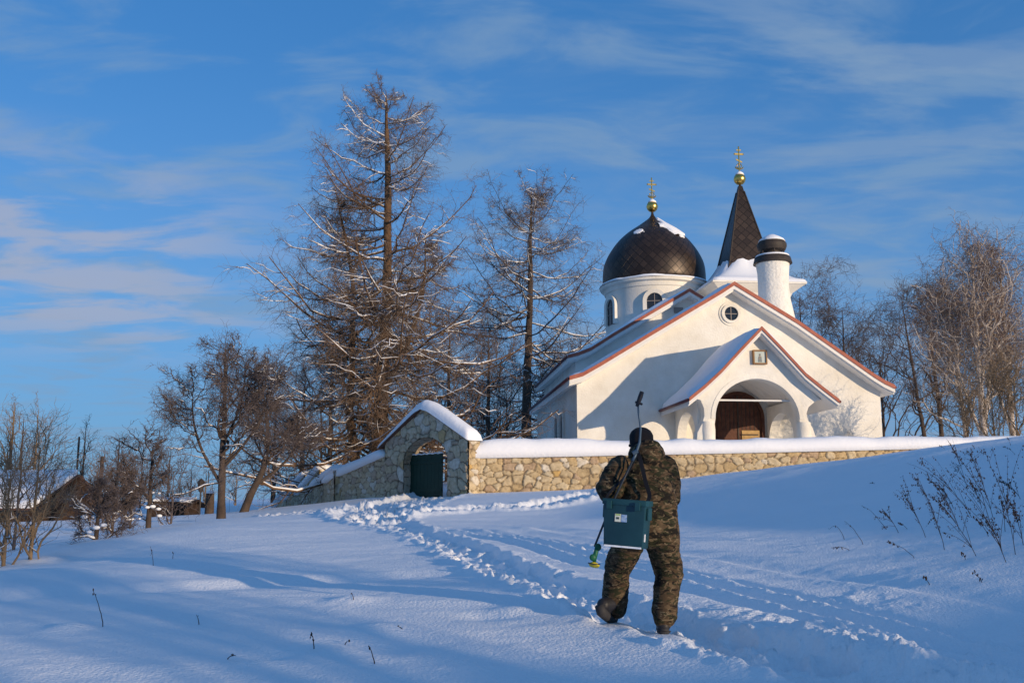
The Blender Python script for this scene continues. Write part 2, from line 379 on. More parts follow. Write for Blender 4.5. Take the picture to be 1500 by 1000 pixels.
vv = np.stack([X_, Y_, Z_], -1).reshape(-1, 3)
cen = len(vv); vv = np.r_[vv, [[0, 0, tz(0, 0)]]]
# centre fan as degenerate-free quads is not needed: close with triangles through a second mesh pass
me_g = npmesh('snow_ground', vv, q, [SNOWG])
bm = bmesh.new(); bm.from_mesh(me_g.data); bm.verts.ensure_lookup_table()
for i in range(na):
    f = bm.faces.new((bm.verts[cen], bm.verts[int(idx[0, (i+1) % na])], bm.verts[int(idx[0, i])])); f.smooth = True
bm.to_mesh(me_g.data); bm.free()
tag(me_g, kind='structure')
print('ground verts', len(vv))

# ------------------------------------------------------------------ church
YAW = R(5.9)
ch = thing('church', 'white plastered church with dark onion dome, pointed belfry and gabled porch', 'church', (10.882, 50, 0), YAW)
def rp(prof, n=10):        # resample a profile
    prof = np.array(prof, float); s = np.r_[0, np.cumsum(np.hypot(*np.diff(prof, axis=0).T))]
    m = max(2, int(s[-1]*n)); t = np.linspace(0, s[-1], m); return np.c_[np.interp(t, s, prof[:, 0]), np.interp(t, s, prof[:, 1])]
def roof_snow(prof, v0, v1, th, inset=.1, seed=0, name='roof_snow', ragged=.25):
    p = rp(prof, 5); n = len(p); dv = .25; mv = int((v1-v0)/dv)+1; vs = np.linspace(v0+.0, v1, mv)
    S = np.r_[0, np.cumsum(np.hypot(*np.diff(p, axis=0).T))]; T = S[-1]
    N_ = np.array([-(p[-1]-p[0])[1], (p[-1]-p[0])[0]]); N_ = N_/np.linalg.norm(N_); N_ *= np.sign(N_[1])
    SS, VV = np.meshgrid(S, vs, indexing='ij')
    e = np.minimum(np.minimum(SS, T-SS)*1.0, np.minimum(VV-v0, v1-VV)*1.0)
    e = np.maximum(e-inset*(0+np.clip(fbm(SS*1.2, VV*1.2, 3, seed), 0, 1)*ragged*4), 0)
    h = th*(1-np.exp(-e/.16))*(.85+.35*fbm(SS*.5, VV*.4, 3, seed+3))
    g = np.concatenate([np.stack([p[:, 0][:, None]+N_[0]*h, VV, p[:, 1][:, None]+N_[1]*h+.012], -1)], 0)
    id_ = np.arange(n*mv).reshape(n, mv)
    q = np.stack([id_[:-1, :-1], id_[:-1, 1:], id_[1:, 1:], id_[1:, :-1]], -1).reshape(-1, 4)
    v = g.reshape(-1, 3)
    return v, q
def roof(prof, v0, v1, th_snow, name, fascia=.34, side='both', snowth=None, seed=1, trim=.2):
    ridge = max(range(len(prof)), key=lambda i: prof[i][1])
    m = MB().strip(prof, fascia, v0, v1)
    m.strip([(p[0], p[1]-fascia) for p in prof], .07, v0+.12, v1-.05)
    ro = m.build(name, SOFFIT, ch)
    t = MB().strip([(p[0], p[1]+.05) for p in prof], trim, v0-.05, v0+.03)
    t.build('red_verge', REDM, ro)
    for e in (0, -1):
        u, z = prof[e]; s = -1 if e == 0 else 1
        MB().tube([(u+s*.05, v0+.04, z-.06), (u+s*.05, v1, z-.06)], .075, 8).build('gutter', GUTTER, ro, smooth=True)
    V = []; Q = []; o = 0
    for sl in (prof[:ridge+1], prof[ridge:]):
        v, q = roof_snow(sl, v0+.04, v1, th_snow, seed=seed); V.append(v); Q.append(q+o); o += len(v); seed += 7
    # rounded snow over the ridge
    npmesh('roof_snow', np.concatenate(V), np.concatenate(Q), [SNOW], parent=ro)
    return ro
PA = [(-8.18,7.94),(-7.5,8.14),(-6.6,8.66),(-3.96,10.27),(-.35,12.44),(.33,12.89),(3.55,10.98),(5.98,9.3),(7.44,8.29),(8.0,7.95),(8.52,7.71)]
PB = [(-6.95,10.25),(-6.3,10.43),(-5.58,10.72),(-4.2,11.61),(-.91,13.58),(.35,14.33),(1.6,13.58),(4.9,11.61),(6.3,10.72),(7.65,10.25)]
PP = [(-3.46,6.46),(-2.7,7.06),(-1.91,7.77),(-.98,8.75),(.05,9.78),(1.01,8.78),(2.04,7.65),(2.8,7.04),(3.56,6.46)]
wa = MB()
wa.prism([(-7.7,3.2),(8.05,3.2),(8.05,7.55),(5.9,9.0),(3.5,10.65),(.33,12.52),(-.35,12.1),(-3.96,9.93),(-6.6,8.32),(-7.7,7.75)], 0, 15.4)
wa.build('front_wall', PLASTER, ch)
wb = MB(); wb.prism([(-6.4,3.2),(7.1,3.2),(7.1,10.1),(4.9,11.27),(1.6,13.22),(.35,13.97),(-.91,13.22),(-4.2,11.27),(-6.4,10.1)], 8.05, 21.5)
wb.build('nave_wall', PLASTER, ch)
roof(PA, -.7, 15.6, .20, 'front_roof', seed=3)
roof(PB, 7.4, 22, .24, 'nave_roof', seed=21)
# vent in the nave gable
MB().box((-.45,8.0,13.0),(.1,8.06,13.35)).build('gable_vent', FRAME, ch)
# porch
roof(PP, -5.1, -.002, .26, 'porch_roof', fascia=.26, seed=40, trim=.17)
cx, cz, rw, rh = -.1, 5.62, 1.97, 1.84
arch = [(cx+rw*math.cos(t), cz+rh*math.sin(t)) for t in np.linspace(0, math.pi, 25)]
out = [(2.62,3.2),(2.62,4.85),(2.50,5.25),(2.3,5.6),(2.24,5.9),(2.36,6.2),(2.75,6.5),(3.0,6.52),(2.04,7.36),(1.01,8.5),(.05,9.5),(-.98,8.47),(-1.91,7.48),(-2.95,6.52),
       (-2.75,6.45),(-2.62,6.1),(-2.6,5.75),(-2.72,5.4),(-2.95,5.0),(-3.0,4.6),(-3.0,3.2)]
inn = [(cx-rw-.12,3.2),(cx-rw-.12,4.9)]+arch[::-1][:]+[(cx+rw+.06,4.9),(cx+rw+.06,3.2)]
m = MB(); m.prism(out+inn[:], -4.5, -3.85)
pw = m.build('porch_front', PLASTER, ch, bevel=.05, smooth='auto')
m = MB().prism([(cx+(rw+.22)*math.cos(t), cz+(rh+.22)*math.sin(t)) for t in np.linspace(0, math.pi, 25)]+[(cx+(rw+.02)*math.cos(t), cz+(rh+.02)*math.sin(t)) for t in np.linspace(math.pi, 0, 25)], -4.53, -4.45)
m.build('arch_moulding', PLASTER, pw)
for sgn, u0, u1 in ((-1, -2.75, -2.3), (1, 1.95, 2.4)):
    so = [(-3.9,3.2),(-3.9,6.6),(.1,6.6),(.1,3.2),(-.35,3.2),(-.35,4.9)]+[(-1.95+1.6*math.cos(t), 4.9+1.25*math.sin(t)) for t in np.linspace(0, math.pi, 16)]+[(-3.55,4.9),(-3.55,3.2)]
    MB().prism(so, u0, u1, 'u').build('porch_side_wall', PLASTER, ch)
# round fat pillars carrying the porch arch
for u in (-2.42, 2.12):
    MB().lathe([(.42,3.2),(.42,3.6),(.36,3.75),(.35,4.8),(.36,5.1),(.33,5.5)], (u, -4.3, 0), 20).build('porch_pillar', PLASTER, ch, smooth='auto')
MB().tube([(-2.1,-4.05,6.52),(1.9,-4.05,6.52)], .045, 8).build('tie_rod', SOFFIT, ch)
# sloping boarded ceiling inside the porch
m = MB()
for k in range(9):
    v0 = -3.8+k*.42
    for sg in (-1, 1): m.strip([(.02, 8.25), (sg*2.35+.05, 6.55)], .05, v0, v0+.40)
m.build('porch_ceiling', SOFFIT, ch)
# door
dc, dr, ds = .47, 1.19, 6.05
dp = [(dc+dr*math.cos(t), ds+dr*math.sin(t)) for t in np.linspace(0, math.pi, 21)]
do = MB().prism([(dc+dr,4.0)]+dp+[(dc-dr,4.0)], -.05, -.01).build('door', WOODD, ch)
m = MB(); m.prism([(dc+dr+.16,4.0)]+[(dc+(dr+.16)*math.cos(t), ds+(dr+.16)*math.sin(t)) for t in np.linspace(0, math.pi, 21)]+[(dc-dr-.16,4.0),(dc-dr,4.0)]+dp[::-1]+[(dc+dr,4.0)], -.16, 0.02)
m.build('door_frame', WOODD, do)
m = MB()
for k in range(-5, 6):
    u = dc+k*.21; h = math.sqrt(max(0, dr*dr-(u-dc)**2))+ds
    m.box((u-.012,-.07,4.0),(u+.012,-.052,h-.05))
m.box((dc-.03,-.09,4.0),(dc+.03,-.053,ds+dr-.05))
m.build('plank_seams', IRON, do)
for s in (-1, 1):
    MB().box((dc+s*.62-.46,-.10,4.2),(dc+s*.62+.46,-.073,5.45)).build('door_panel', [WOODD, WOODLIT][s > 0], do, bevel=.02)  # right panel coloured paler for the sunlight falling on it
for z in (4.5, 5.2): MB().box((dc+.14,-.125,z),(dc+1.0,-.102,z+.06)).build('hinge', IRON, do)
# icon over the arch
ic = MB().box((-.2,-4.60,8.18),(.38,-4.52,8.76)); ic = ic.build('icon', mat('icon_ground', (.40,.50,.50), .6, var=(.55,.56,.5), scale=5), ch)
m = MB()
for a, b in (((-.24,8.14),(.42,8.20)), ((-.24,8.74),(.42,8.80)), ((-.24,8.20),(-.18,8.74)), ((.36,8.20),(.42,8.74))): m.box((a[0],-4.66,a[1]),(b[0],-4.5,b[1]))
m.build('icon_frame', mat('icon_frame', (.25,.13,.05), .6), ic)
m = MB().prism([(.0,8.24),(.18,8.24),(.16,8.48),(.13,8.52),(.05,8.52),(.02,8.48)], -4.615, -4.602)
m.sphere((.09,-4.61,8.58), .05, (1,.2,1), 12); m.build('icon_figure', mat('icon_figure', (.10,.22,.28), .6, var=(.35,.2,.1), scale=14), ic)
# round window
def ring(c, r0, r1, v0, v1, n=28):
    m = MB(); T = np.linspace(0, 2*math.pi, n, endpoint=False); vs = []
    for r in (r0, r1):
        for v in (v0, v1): vs += [(c[0]+r*math.cos(t), v, c[1]+r*math.sin(t)) for t in T]
    f = []
    for i in range(n):
        j = (i+1) % n
        f += [(i, j, 2*n+j, 2*n+i), (n+i, 3*n+i, 3*n+j, n+j), (i, n+i, n+j, j), (2*n+i, 2*n+j, 3*n+j, 3*n+i)]
    m.add(vs, f); return m
rwn = ring((.32,11.4), .36, .50, -.13, .03).build('round_window', PLASTER, ch, smooth='auto')
ring((.32,11.4), .50, .62, -.05, .03).build('moulding', PLASTER, rwn, smooth='auto')
MB().prism([(.32+.37*math.cos(t), 11.4+.37*math.sin(t)) for t in np.linspace(0, 2*math.pi, 28, endpoint=False)], -.03, .01).build('pane', GLASS, rwn)
m = MB().box((.30,-.05,11.05),(.34,-.032,11.75)); m.box((-.03,-.052,11.38),(.67,-.034,11.42)); m.build('glazing_bar', FRAME, rwn)
# paired arched windows in the left side wall
for v in (4.6, 6.5):
    a = [(v+.5*math.cos(t), 6.2+.5*math.sin(t)) for t in np.linspace(0, math.pi, 14)]
    fr = [(v+.72,4.2)]+[(v+.72*math.cos(t), 6.2+.72*math.sin(t)) for t in np.linspace(0, math.pi, 14)]+[(v-.72,4.2),(v-.5,4.2)]+a[::-1]+[(v+.5,4.2)]
    w = MB().prism(fr, -7.82, -7.68, 'u').build('side_window', PLASTER, ch)
    MB().prism([(v+.5,4.3)]+a+[(v-.5,4.3)], -7.73, -7.69, 'u').build('pane', GLASS, w)
# drum and dome
DC = (.4, 16, 0)
dr_ = MB().lathe([(3.28,12),(3.28,15.75),(3.36,15.8),(3.40,16.05),(3.62,16.12),(3.66,16.3),(3.3,16.42)], DC, 72).build('drum', PLASTER, ch, smooth='auto')
m = MB(); 
prof = [(3.28,16.36),(3.42,16.5),(3.47,16.9),(3.42,17.6),(3.28,18.1),(2.95,18.75),(2.4,19.5),(1.75,20.1),(1.1,20.55),(.55,20.95),(.25,21.2),(.1,21.45),(.08,21.7)]
def smooth_prof(p, n=4): return [tuple(q) for q in smooth_poly(p, n)]
def uv_lathe(name, prof, c, n, matl, parent, flat=False, rot=0):
    k = len(prof); S = np.r_[0, np.cumsum(np.hypot(*np.diff(np.array(prof), axis=0).T))]
    me = bpy.data.meshes.new(name); v = []; f = []; uv = []
    rm = max(p[0] for p in prof)
    for i in range(n+1):
        t = 2*math.pi*i/n+rot
        for r, z in prof: v.append((c[0]+r*math.cos(t), c[1]+r*math.sin(t), z))
    for i in range(n):
        for q_ in range(k-1):
            a, b = i*k+q_, (i+1)*k+q_; f.append((a, b, b+1, a+1))
            if flat:
                uu = lambda ii, q2: ((ii-i-.5)*2*prof[q2][0]*math.sin(math.pi/n)+i*7.3, S[q2])
                uv += [uu(i, q_), uu(i+1, q_), uu(i+1, q_+1), uu(i, q_+1)]
            else:
                w = 2*math.pi*rm/n
                uv += [(i*w, S[q_]), ((i+1)*w, S[q_]), ((i+1)*w, S[q_+1]), (i*w, S[q_+1])]
    me.from_pydata(v, [], f); l = me.uv_layers.new(name='UVMap'); l.data.foreach_set('uv', np.array(uv).ravel())
    me.materials.append(matl)
    if not flat:
        for p in me.polygons: p.use_smooth = True
    return link(name, me, parent)
dome = uv_lathe('dome', smooth_prof(prof), DC, 96, TILE, ch)
# ragged snow lying round the foot of the dome
def snow_ring(r0, r1, z, th, c, parent, seed=0, wav=.06):
    n = 140; k = 9; v = []
    for i in range(n):
        t = 2*math.pi*i/n; q = float(fbm(np.array([math.cos(t)*4]), np.array([math.sin(t)*4]), 3, seed)[0])
        for j in range(k):
            a = math.pi*j/(k-1); rm = (r0+r1)/2; hw = (r1-r0)/2*(1+q*.35)
            r = rm+hw*math.cos(math.pi-a); v.append((c[0]+r*math.cos(t), c[1]+r*math.sin(t), z+math.sin(a)*(th+wav*q)))
    f = [(i*k+j, ((i+1) % n)*k+j, ((i+1) % n)*k+j+1, i*k+j+1) for i in range(n) for j in range(k-1)]
    return MB().add(v, f).build('ledge_snow', SNOW, parent, smooth=True)
snow_ring(3.30, 3.72, 16.3, .15, DC, dr_, 5)
# patches of snow clinging to the dome
def dome_r(z):
    p = np.array(smooth_prof(prof)); return float(np.interp(z, p[:, 1], p[:, 0]))
def snow_patch(a0, a1, z0, z1, th, seed, parent):
    n = 26; v = []
    for j in range(n+1):
        for i in range(n+1):
            s_, t_ = i/n, j/n; z = z0+(z1-z0)*t_; a = a0+(a1-a0)*s_
            e = 1-((2*s_-1)**2+(2*t_-1)**2)+.9*float(fbm(np.array([s_*5+seed]), np.array([t_*4]), 3, seed)[0])
            h = th*min(1, max(e, 0)*2.5)-.03; r = dome_r(z)+h
            v.append((DC[0]+r*math.cos(a), DC[1]+r*math.sin(a), z+h*.6))
    w = n+1; f = [(j*w+i, j*w+i+1, (j+1)*w+i+1, (j+1)*w+i) for j in range(n) for i in range(n)]
    MB().add(v, f).build('dome_snow', SNOW, parent, smooth=True)
snow_patch(R(-88), R(-20), 19.45, 21.1, .13, 3, dome)
snow_patch(R(-140), R(-118), 19.55, 20.0, .07, 8, dome)
snow_patch(R(-60), R(-48), 19.3, 19.65, .08, 12, dome)
# arched drum windows
for k in range(6):
    a = R(-90-14+60*k); Mx = Matrix.Translation(Vector(DC)) @ Matrix.Rotation(a+R(90), 4, 'Z')
    def place(mb): mb.v = [tuple(Mx @ Vector(p)) for p in mb.v]; return mb
    ar = lambda r: [(r*math.cos(t), 14.75+r*math.sin(t)) for t in np.linspace(0, math.pi, 16)]
    m = MB().prism([(.76,13.55)]+ar(.76)+[(-.76,13.55),(-.5,13.55)]+ar(.5)[::-1]+[(.5,13.55)], -3.44, -3.15)
    w = place(m).build('drum_window', PLASTER, dr_)
    place(MB().prism([(.5,13.55)]+ar(.5)+[(-.5,13.55)], -3.31, -3.2)).build('pane', GLASS, w)
    m = MB().box((-.02,-3.34,13.55),(.02,-3.312,15.2)); m.box((-.48,-3.342,14.2),(.48,-3.314,14.24)); m.box((-.48,-3.342,14.72),(.48,-3.314,14.76))
    place(m).build('glazing_bar', FRAME, w)
# tower
TC = (5.45, 12.5, 0)
tw = MB().prism([(5.45-2.12,12.5-2.12),(5.45+2.12,12.5-2.12),(5.45+2.12,12.5+2.12),(5.45-2.12,12.5+2.12)], 7.0, 14.6, 'z')
def sq(m, h0, z0, h1, z1):
    a = [(TC[0]+x*h0, TC[1]+y*h0, z0) for x, y in ((-1,-1),(1,-1),(1,1),(-1,1))]+[(TC[0]+x*h1, TC[1]+y*h1, z1) for x, y in ((-1,-1),(1,-1),(1,1),(-1,1))]
    m.add(a, [(0,1,5,4), (1,2,6,5), (2,3,7,6), (3,0,4,7)])
for h0, z0, h1, z1 in ((2.12,14.6,2.2,14.6),(2.2,14.6,2.3,14.85),(2.3,14.85,2.9,15.3),(2.9,15.3,3.0,15.32),(3.0,15.32,3.0,15.44),(3.0,15.44,2.5,15.5)): sq(tw, h0, z0, h1, z1)
tw = tw.build('bell_tower', PLASTER, ch)
h = math.sqrt(2)
sp = uv_lathe('spire', [(1.95*h,15.9),(1.5*h,16.5),(1.32*h,17.1),(1.06*h,18.3),(.2*h,22.1),(.12*h,22.5)], TC, 4, TILE, ch, flat=True, rot=R(45))
# lead ridges on the arrises
for s1, s2 in ((-1,-1),(1,-1),(1,1),(-1,1)):
    MB().tube([(TC[0]+s1*r_, TC[1]+s2*r_, z) for r_, z in ((1.5,16.5),(1.32,17.1),(1.06,18.3),(.2,22.1))], .05, 6).build('hip_ridge', IRON, sp)
# snow skirt on the belfry roof
v = []; n = 60; k = 16
for i in range(n):
    t = i/n*4; sd = int(t); fr = t-sd; cs = [(-1,-1),(1,-1),(1,1),(-1,1),(-1,-1)]
    dx = cs[sd][0]+(cs[sd+1][0]-cs[sd][0])*fr; dy = cs[sd][1]+(cs[sd+1][1]-cs[sd][1])*fr
    q = float(fbm(np.array([i*.45]), np.array([2.2]), 2, 7)[0]); q2 = abs(fr-.5)*2
    for j in range(k):
        s_ = j/(k-1); hh = 3.02-(3.02-1.38+.0*q)*s_; zt = 15.44+.22*math.sin(min(s_*8, 1)*math.pi/2)+1.55*s_**1.7+q*.28*s_**3-.28*q2**4*s_
        v.append((TC[0]+dx*hh, TC[1]+dy*hh, zt if j else 15.42))
f = [(i*k+j, ((i+1) % n)*k+j, ((i+1) % n)*k+j+1, i*k+j+1) for i in range(n) for j in range(k-1)]
MB().add(v, f).build('belfry_snow', SNOW, tw, smooth=True)
# finials
def finial(c, zb, r, top, parent, nm):
    o = MB().lathe([(.07,zb-.45),(.07,zb-r*.9),(r*.5,zb-r*.86),(r*.85,zb-r*.5),(r,zb),(r*.86,zb+r*.5),(r*.5,zb+r*.86),(.06,zb+r),(.04,zb+r*1.3)], c, 24).build(nm, GOLD, parent, smooth=True)
    MB().lathe([(r*.75,zb+r*.72),(r*.62,zb+r*1.0),(r*.3,zb+r*1.25),(.03,zb+r*1.4)], c, 16).build('snow_cap', SNOW, o, smooth=True)
    m = MB(); x, y, _ = c; z0 = zb+r; H = top-z0
    m.tube([(x, y, z0), (x, y, top)], .045, 6)
    m.box((x-.30,y-.03,z0+H*.70),(x+.30,y+.03,z0+H*.76)); m.box((x-.15,y-.028,z0+H*.86),(x+.15,y+.028,z0+H*.90))
    m.add([(x-.2,y-.028,z0+H*.50),(x+.2,y-.028,z0+H*.40),(x+.2,y-.028,z0+H*.45),(x-.2,y-.028,z0+H*.55),(x-.2,y+.028,z0+H*.50),(x+.2,y+.028,z0+H*.40),(x+.2,y+.028,z0+H*.45),(x-.2,y+.028,z0+H*.55)],
          [(0,1,2,3),(7,6,5,4),(0,4,5,1),(1,5,6,2),(2,6,7,3),(3,7,4,0)])
    m.tube([(x+.30*math.cos(t), y, z0+H*.30+.26*math.sin(t)) for t in np.linspace(R(200), R(340), 12)], [.015]+[.045]*10+[.015], 6)
    m.tube([(x-.16*math.cos(t), y, z0+H*.28+.16*math.sin(t)) for t in np.linspace(0, 2*math.pi, 14)], .03, 6)
    for a, b in ((-.3,.73),(.3,.73),(0,1.0)): m.sphere((x+a, y, z0+H*b), .055, n=8)
    m.build('cross', GOLD, o)
finial((.4,16,0), 22.02, .40, 24.05, dome, 'golden_orb')
finial((5.45,12.5,0), 22.98, .40, 25.2, sp, 'golden_orb')
# round belfry-like chimney on the right roof slope
cc = (3.88, 3.2, 0)
def bumpy(mb, amt, seed):
    for i, (x, y, z) in enumerate(mb.v):
        q = float(fbm(np.array([x*2.2+z]), np.array([y*2.2+z*1.7]), 3, seed)[0])*amt; d = np.array([x-cc[0], y-cc[1]]); l = np.linalg.norm(d)+1e-6
        mb.v[i] = (x+d[0]/l*q, y+d[1]/l*q, z)
    return mb
ck = bumpy(MB().lathe([(1.2,10.2),(1.1,11.6),(.97,12.3),(.86,12.9),(.83,13.6),(.86,14.4),(.91,14.9)]+[(.2,14.95)], cc, 36), .05, 4).build('chimney', PLASTERD, ch, smooth='auto')
MB().lathe([(1.0,14.88),(1.06,14.9),(.98,15.22),(.9,15.3),(.3,15.32)], cc, 32).build('chimney_collar', IRON, ck, smooth='auto')
m = MB()
for k in range(6): a = R(60*k+20); m.tube([(cc[0]+.66*math.cos(a), cc[1]+.66*math.sin(a), 15.25), (cc[0]+.66*math.cos(a), cc[1]+.66*math.sin(a), 15.75)], .035, 6)
m.lathe([(.45,15.3),(.5,15.75)], cc, 16)
m.build('cowl_post', IRON, ck)
MB().lathe([(.5,15.58),(.72,15.66),(.80,15.85),(.80,16.02),(.68,16.2),(.1,16.25)], cc, 32).build('cowl', IRON, ck, smooth='auto')
MB().lathe([(.74,16.16),(.66,16.28),(.45,16.42),(.2,16.55),(.02,16.6)], cc, 24).build('snow_cap', SNOW, ck, smooth=True)
MB().lathe([(.94,15.27),(.9,15.36),(.6,15.42)], cc, 32).build('ledge_snow', SNOW, ck, smooth=True)

# ------------------------------------------------------------------ stone walls
def stones(uu, zz, sx, sz, seed):
    # returns (edge distance, cell id hash) for a rubble pattern
    x = uu/sx+.35*fbm(uu*1.6, zz*1.6, 3, seed)+.12*fbm(uu*7, zz*7, 2, seed+3); z = zz/sz+.35*fbm(uu*1.4+9, zz*1.8, 3, seed+1)+.14*fbm(uu*7, zz*7+5, 2, seed+4)
    ix = np.floor(x); iz = np.floor(z); d1 = np.full(x.shape, 9.); d2 = np.full(x.shape, 9.); cid = np.zeros(x.shape)
    for a in (-1, 0, 1):
        for b in (-1, 0, 1):
            cx_ = ix+a; cz_ = iz+b; px_ = cx_+.15+.7*_h(cx_, cz_, seed+11); pz_ = cz_+.15+.7*_h(cx_, cz_, seed+12)
            wt = .65+.85*_h(cx_, cz_, seed+14)
            d = np.hypot(x-px_, z-pz_)/wt; m1 = d < d1
            d2 = np.where(m1, d1, np.minimum(d2, d)); cid = np.where(m1, _h(cx_, cz_, seed+13), cid); d1 = np.where(m1, d, d1)
    return d2-d1, cid
def stone_sheet(P0, du, nrm, length, zlo, zhi, seed, mask=None, step=.035, amp=.05, sx=.36, sz=.25, warm=0):
    # a relief sheet: P0 origin (x,y), du along, nrm outward; zlo/zhi functions of u
    nu = int(length/step)+1; us = np.linspace(0, length, nu); zl = np.array([zlo(u) for u in us]); zh = np.array([zhi(u) for u in us])
    nz = int((zh-zl).max()/step)+1; T = np.linspace(0, 1, nz)
    U_ = np.repeat(us[:, None], nz, 1); Zz = zl[:, None]+(zh-zl)[:, None]*T[None]
    e, cid = stones(U_, Zz, sx, sz, seed)
    h = sst(.0, .16, e)*(.6+.7*cid)*amp+.012*fbm(U_*6, Zz*6, 3, seed+5)
    V = np.stack([P0[0]+du[0]*U_+nrm[0]*h, P0[1]+du[1]*U_+nrm[1]*h, Zz], -1).reshape(-1, 3)
    g = np.clip(cid*1.0, 0, 1)[..., None]; c2 = _h((cid*997).astype(int), (cid*0).astype(int), 5)[..., None]
    col = np.array([.50,.37,.20])*(1-g)+np.array([.60,.50,.34])*g
    col = np.where(c2 > .95, np.array([.58,.38,.14]), col); col = np.where(c2 < .12, np.array([.45,.33,.22]), col)
    col = np.where((c2 > .5) & (c2 < .62), np.array([.66,.60,.50]), col)
    if warm < 0: col = col*.88+.10*np.array([1,1,1.])
    m_ = (sst(.0, .09, e)*(.55+.45*sst(-.3,.3,fbm(U_*1.5, Zz*2, 3, seed+8)+e*2)))[..., None]; col = col*m_+np.array([.15,.11,.07])*(1-m_)
    id_ = np.arange(nu*nz).reshape(nu, nz); q = np.stack([id_[:-1, :-1], id_[1:, :-1], id_[1:, 1:], id_[:-1, 1:]], -1).reshape(-1, 4)
    if mask is not None:
        uc = U_.ravel()[q].mean(1); zc = Zz.ravel()[q].mean(1); q = q[~mask(uc, zc)]
    return V, q, col.reshape(-1, 3)
def stone_obj(name, sheets, parent):
    V = []; Q = []; Cc = []; o = 0
    for v, q, c in sheets: V.append(v); Q.append(q+o); Cc.append(c); o += len(v)
    V = np.concatenate(V); Q = np.concatenate(Q); Cc = np.concatenate(Cc)
    ob = npmesh(name, V, Q, [STONE], parent=parent); me = ob.data
    at = me.color_attributes.new('stone', 'FLOAT_COLOR', 'POINT')
    at.data.foreach_set('color', np.c_[Cc, np.ones(len(Cc))].astype(np.float32).ravel()); return ob
def cap_snow(pts, w, th, seed, parent, over=.12, droop=.1, name='snow_cap', taper=1.0):
    # pts: list of (x,y,z) along the wall centre line; rounded loaf of snow on top
    pts = np.array(rp3(pts, 4)); n = len(pts); k = 15; v = []
    T = np.gradient(pts[:, :2], axis=0); T /= np.linalg.norm(T, axis=1)[:, None]; Nn = np.c_[T[:, 1], -T[:, 0]]
    S = np.r_[0, np.cumsum(np.linalg.norm(np.diff(pts, axis=0), axis=1))]
    for i in range(n):
        e = min(S[i], S[-1]-S[i]); et = 1-math.exp(-e/.18); q = float(fbm(np.array([S[i]*.7]), np.array([seed*1.]), 3, seed)[0])
        for j in range(k):
            a = math.pi*j/(k-1); cxx = math.cos(a); czz = math.sin(a)
            cxx = math.copysign(abs(cxx)**.75, cxx); hw = w/2+over*(.9+.25*q)
            q3 = float(fbm(np.array([S[i]*1.6+j*.3]), np.array([j*.45]), 2, seed+2)[0])
            zz = (th*(1+(taper-1)*S[i]/S[-1])*(1+.25*q)*et+.02)*czz**.7+.03*q3*czz-droop*(j in (0, k-1))-droop*.5*(j in (1, k-2))*0
            v.append((pts[i, 0]+Nn[i, 0]*hw*cxx, pts[i, 1]+Nn[i, 1]*hw*cxx, pts[i, 2]+zz))
    f = [(i*k+j, i*k+(j+1) % k, (i+1)*k+(j+1) % k, (i+1)*k+j) for i in range(n-1) for j in range(k)]
    f += [tuple(range(k)), tuple((n-1)*k+j for j in range(k))]
    return MB().add(v, f).build(name, SNOW, parent, smooth=True)
def rp3(p, n):
    p = np.array(p, float); s = np.r_[0, np.cumsum(np.linalg.norm(np.diff(p, axis=0), axis=1))]; t = np.linspace(0, s[-1], max(3, int(s[-1]*n)))
    return np.c_[[np.interp(t, s, p[:, i]) for i in range(3)]].T
# right-hand wall
rw_ = thing('stone_wall', 'long sunlit rubble stone wall under thick snow in front of the church', 'wall', (0,0,0))
x0, x1, Yw = -1.75, 21, 37.95
topz = lambda x: np.interp(x, [-2, 15, 21], [3.50, 3.84, 4.0])
sh = stone_sheet((x0, Yw), (1, 0), (0, -1), x1-x0, lambda u: 1.2, lambda u: float(topz(u+x0)), 3, amp=.06)
bk = stone_sheet((x0, Yw+.6), (1, 0), (0, 1), x1-x0, lambda u: 1.2, lambda u: float(topz(u+x0)), 4, step=.15, amp=.06)
el = stone_sheet((x0, Yw+.6), (0, -1), (-1, 0), .6, lambda u: 1.2, lambda u: float(topz(x0)), 9, amp=.05)
er = stone_sheet((x1, Yw), (0, 1), (1, 0), .6, lambda u: 1.2, lambda u: float(topz(x1)), 9, amp=.05)
stone_obj('stonework', [sh, bk, el, er], rw_)
cb = MB().prism([(x0-.05,0),(x1,0)], 0, 1) if False else MB()
cb.add([(x0-.05,Yw-.12,3.49),(x1,Yw-.12,3.99),(x1,Yw+.72,3.99),(x0-.05,Yw+.72,3.49),(x0-.05,Yw-.12,3.55),(x1,Yw-.12,4.05),(x1,Yw+.72,4.05),(x0-.05,Yw+.72,3.55)],
       [(0,1,2,3),(4,5,6,7),(0,1,5,4),(1,2,6,5),(2,3,7,6),(3,0,4,7)])
cb.build('coping', mat('coping_board', (.10,.06,.04), .9), rw_)
cap_snow([(x0-.02,Yw+.28,3.55),(8,Yw+.28,3.74),(15,Yw+.28,3.90),(x1,Yw+.28,4.05)], .85, .60, 3, rw_, over=.13, taper=.5)
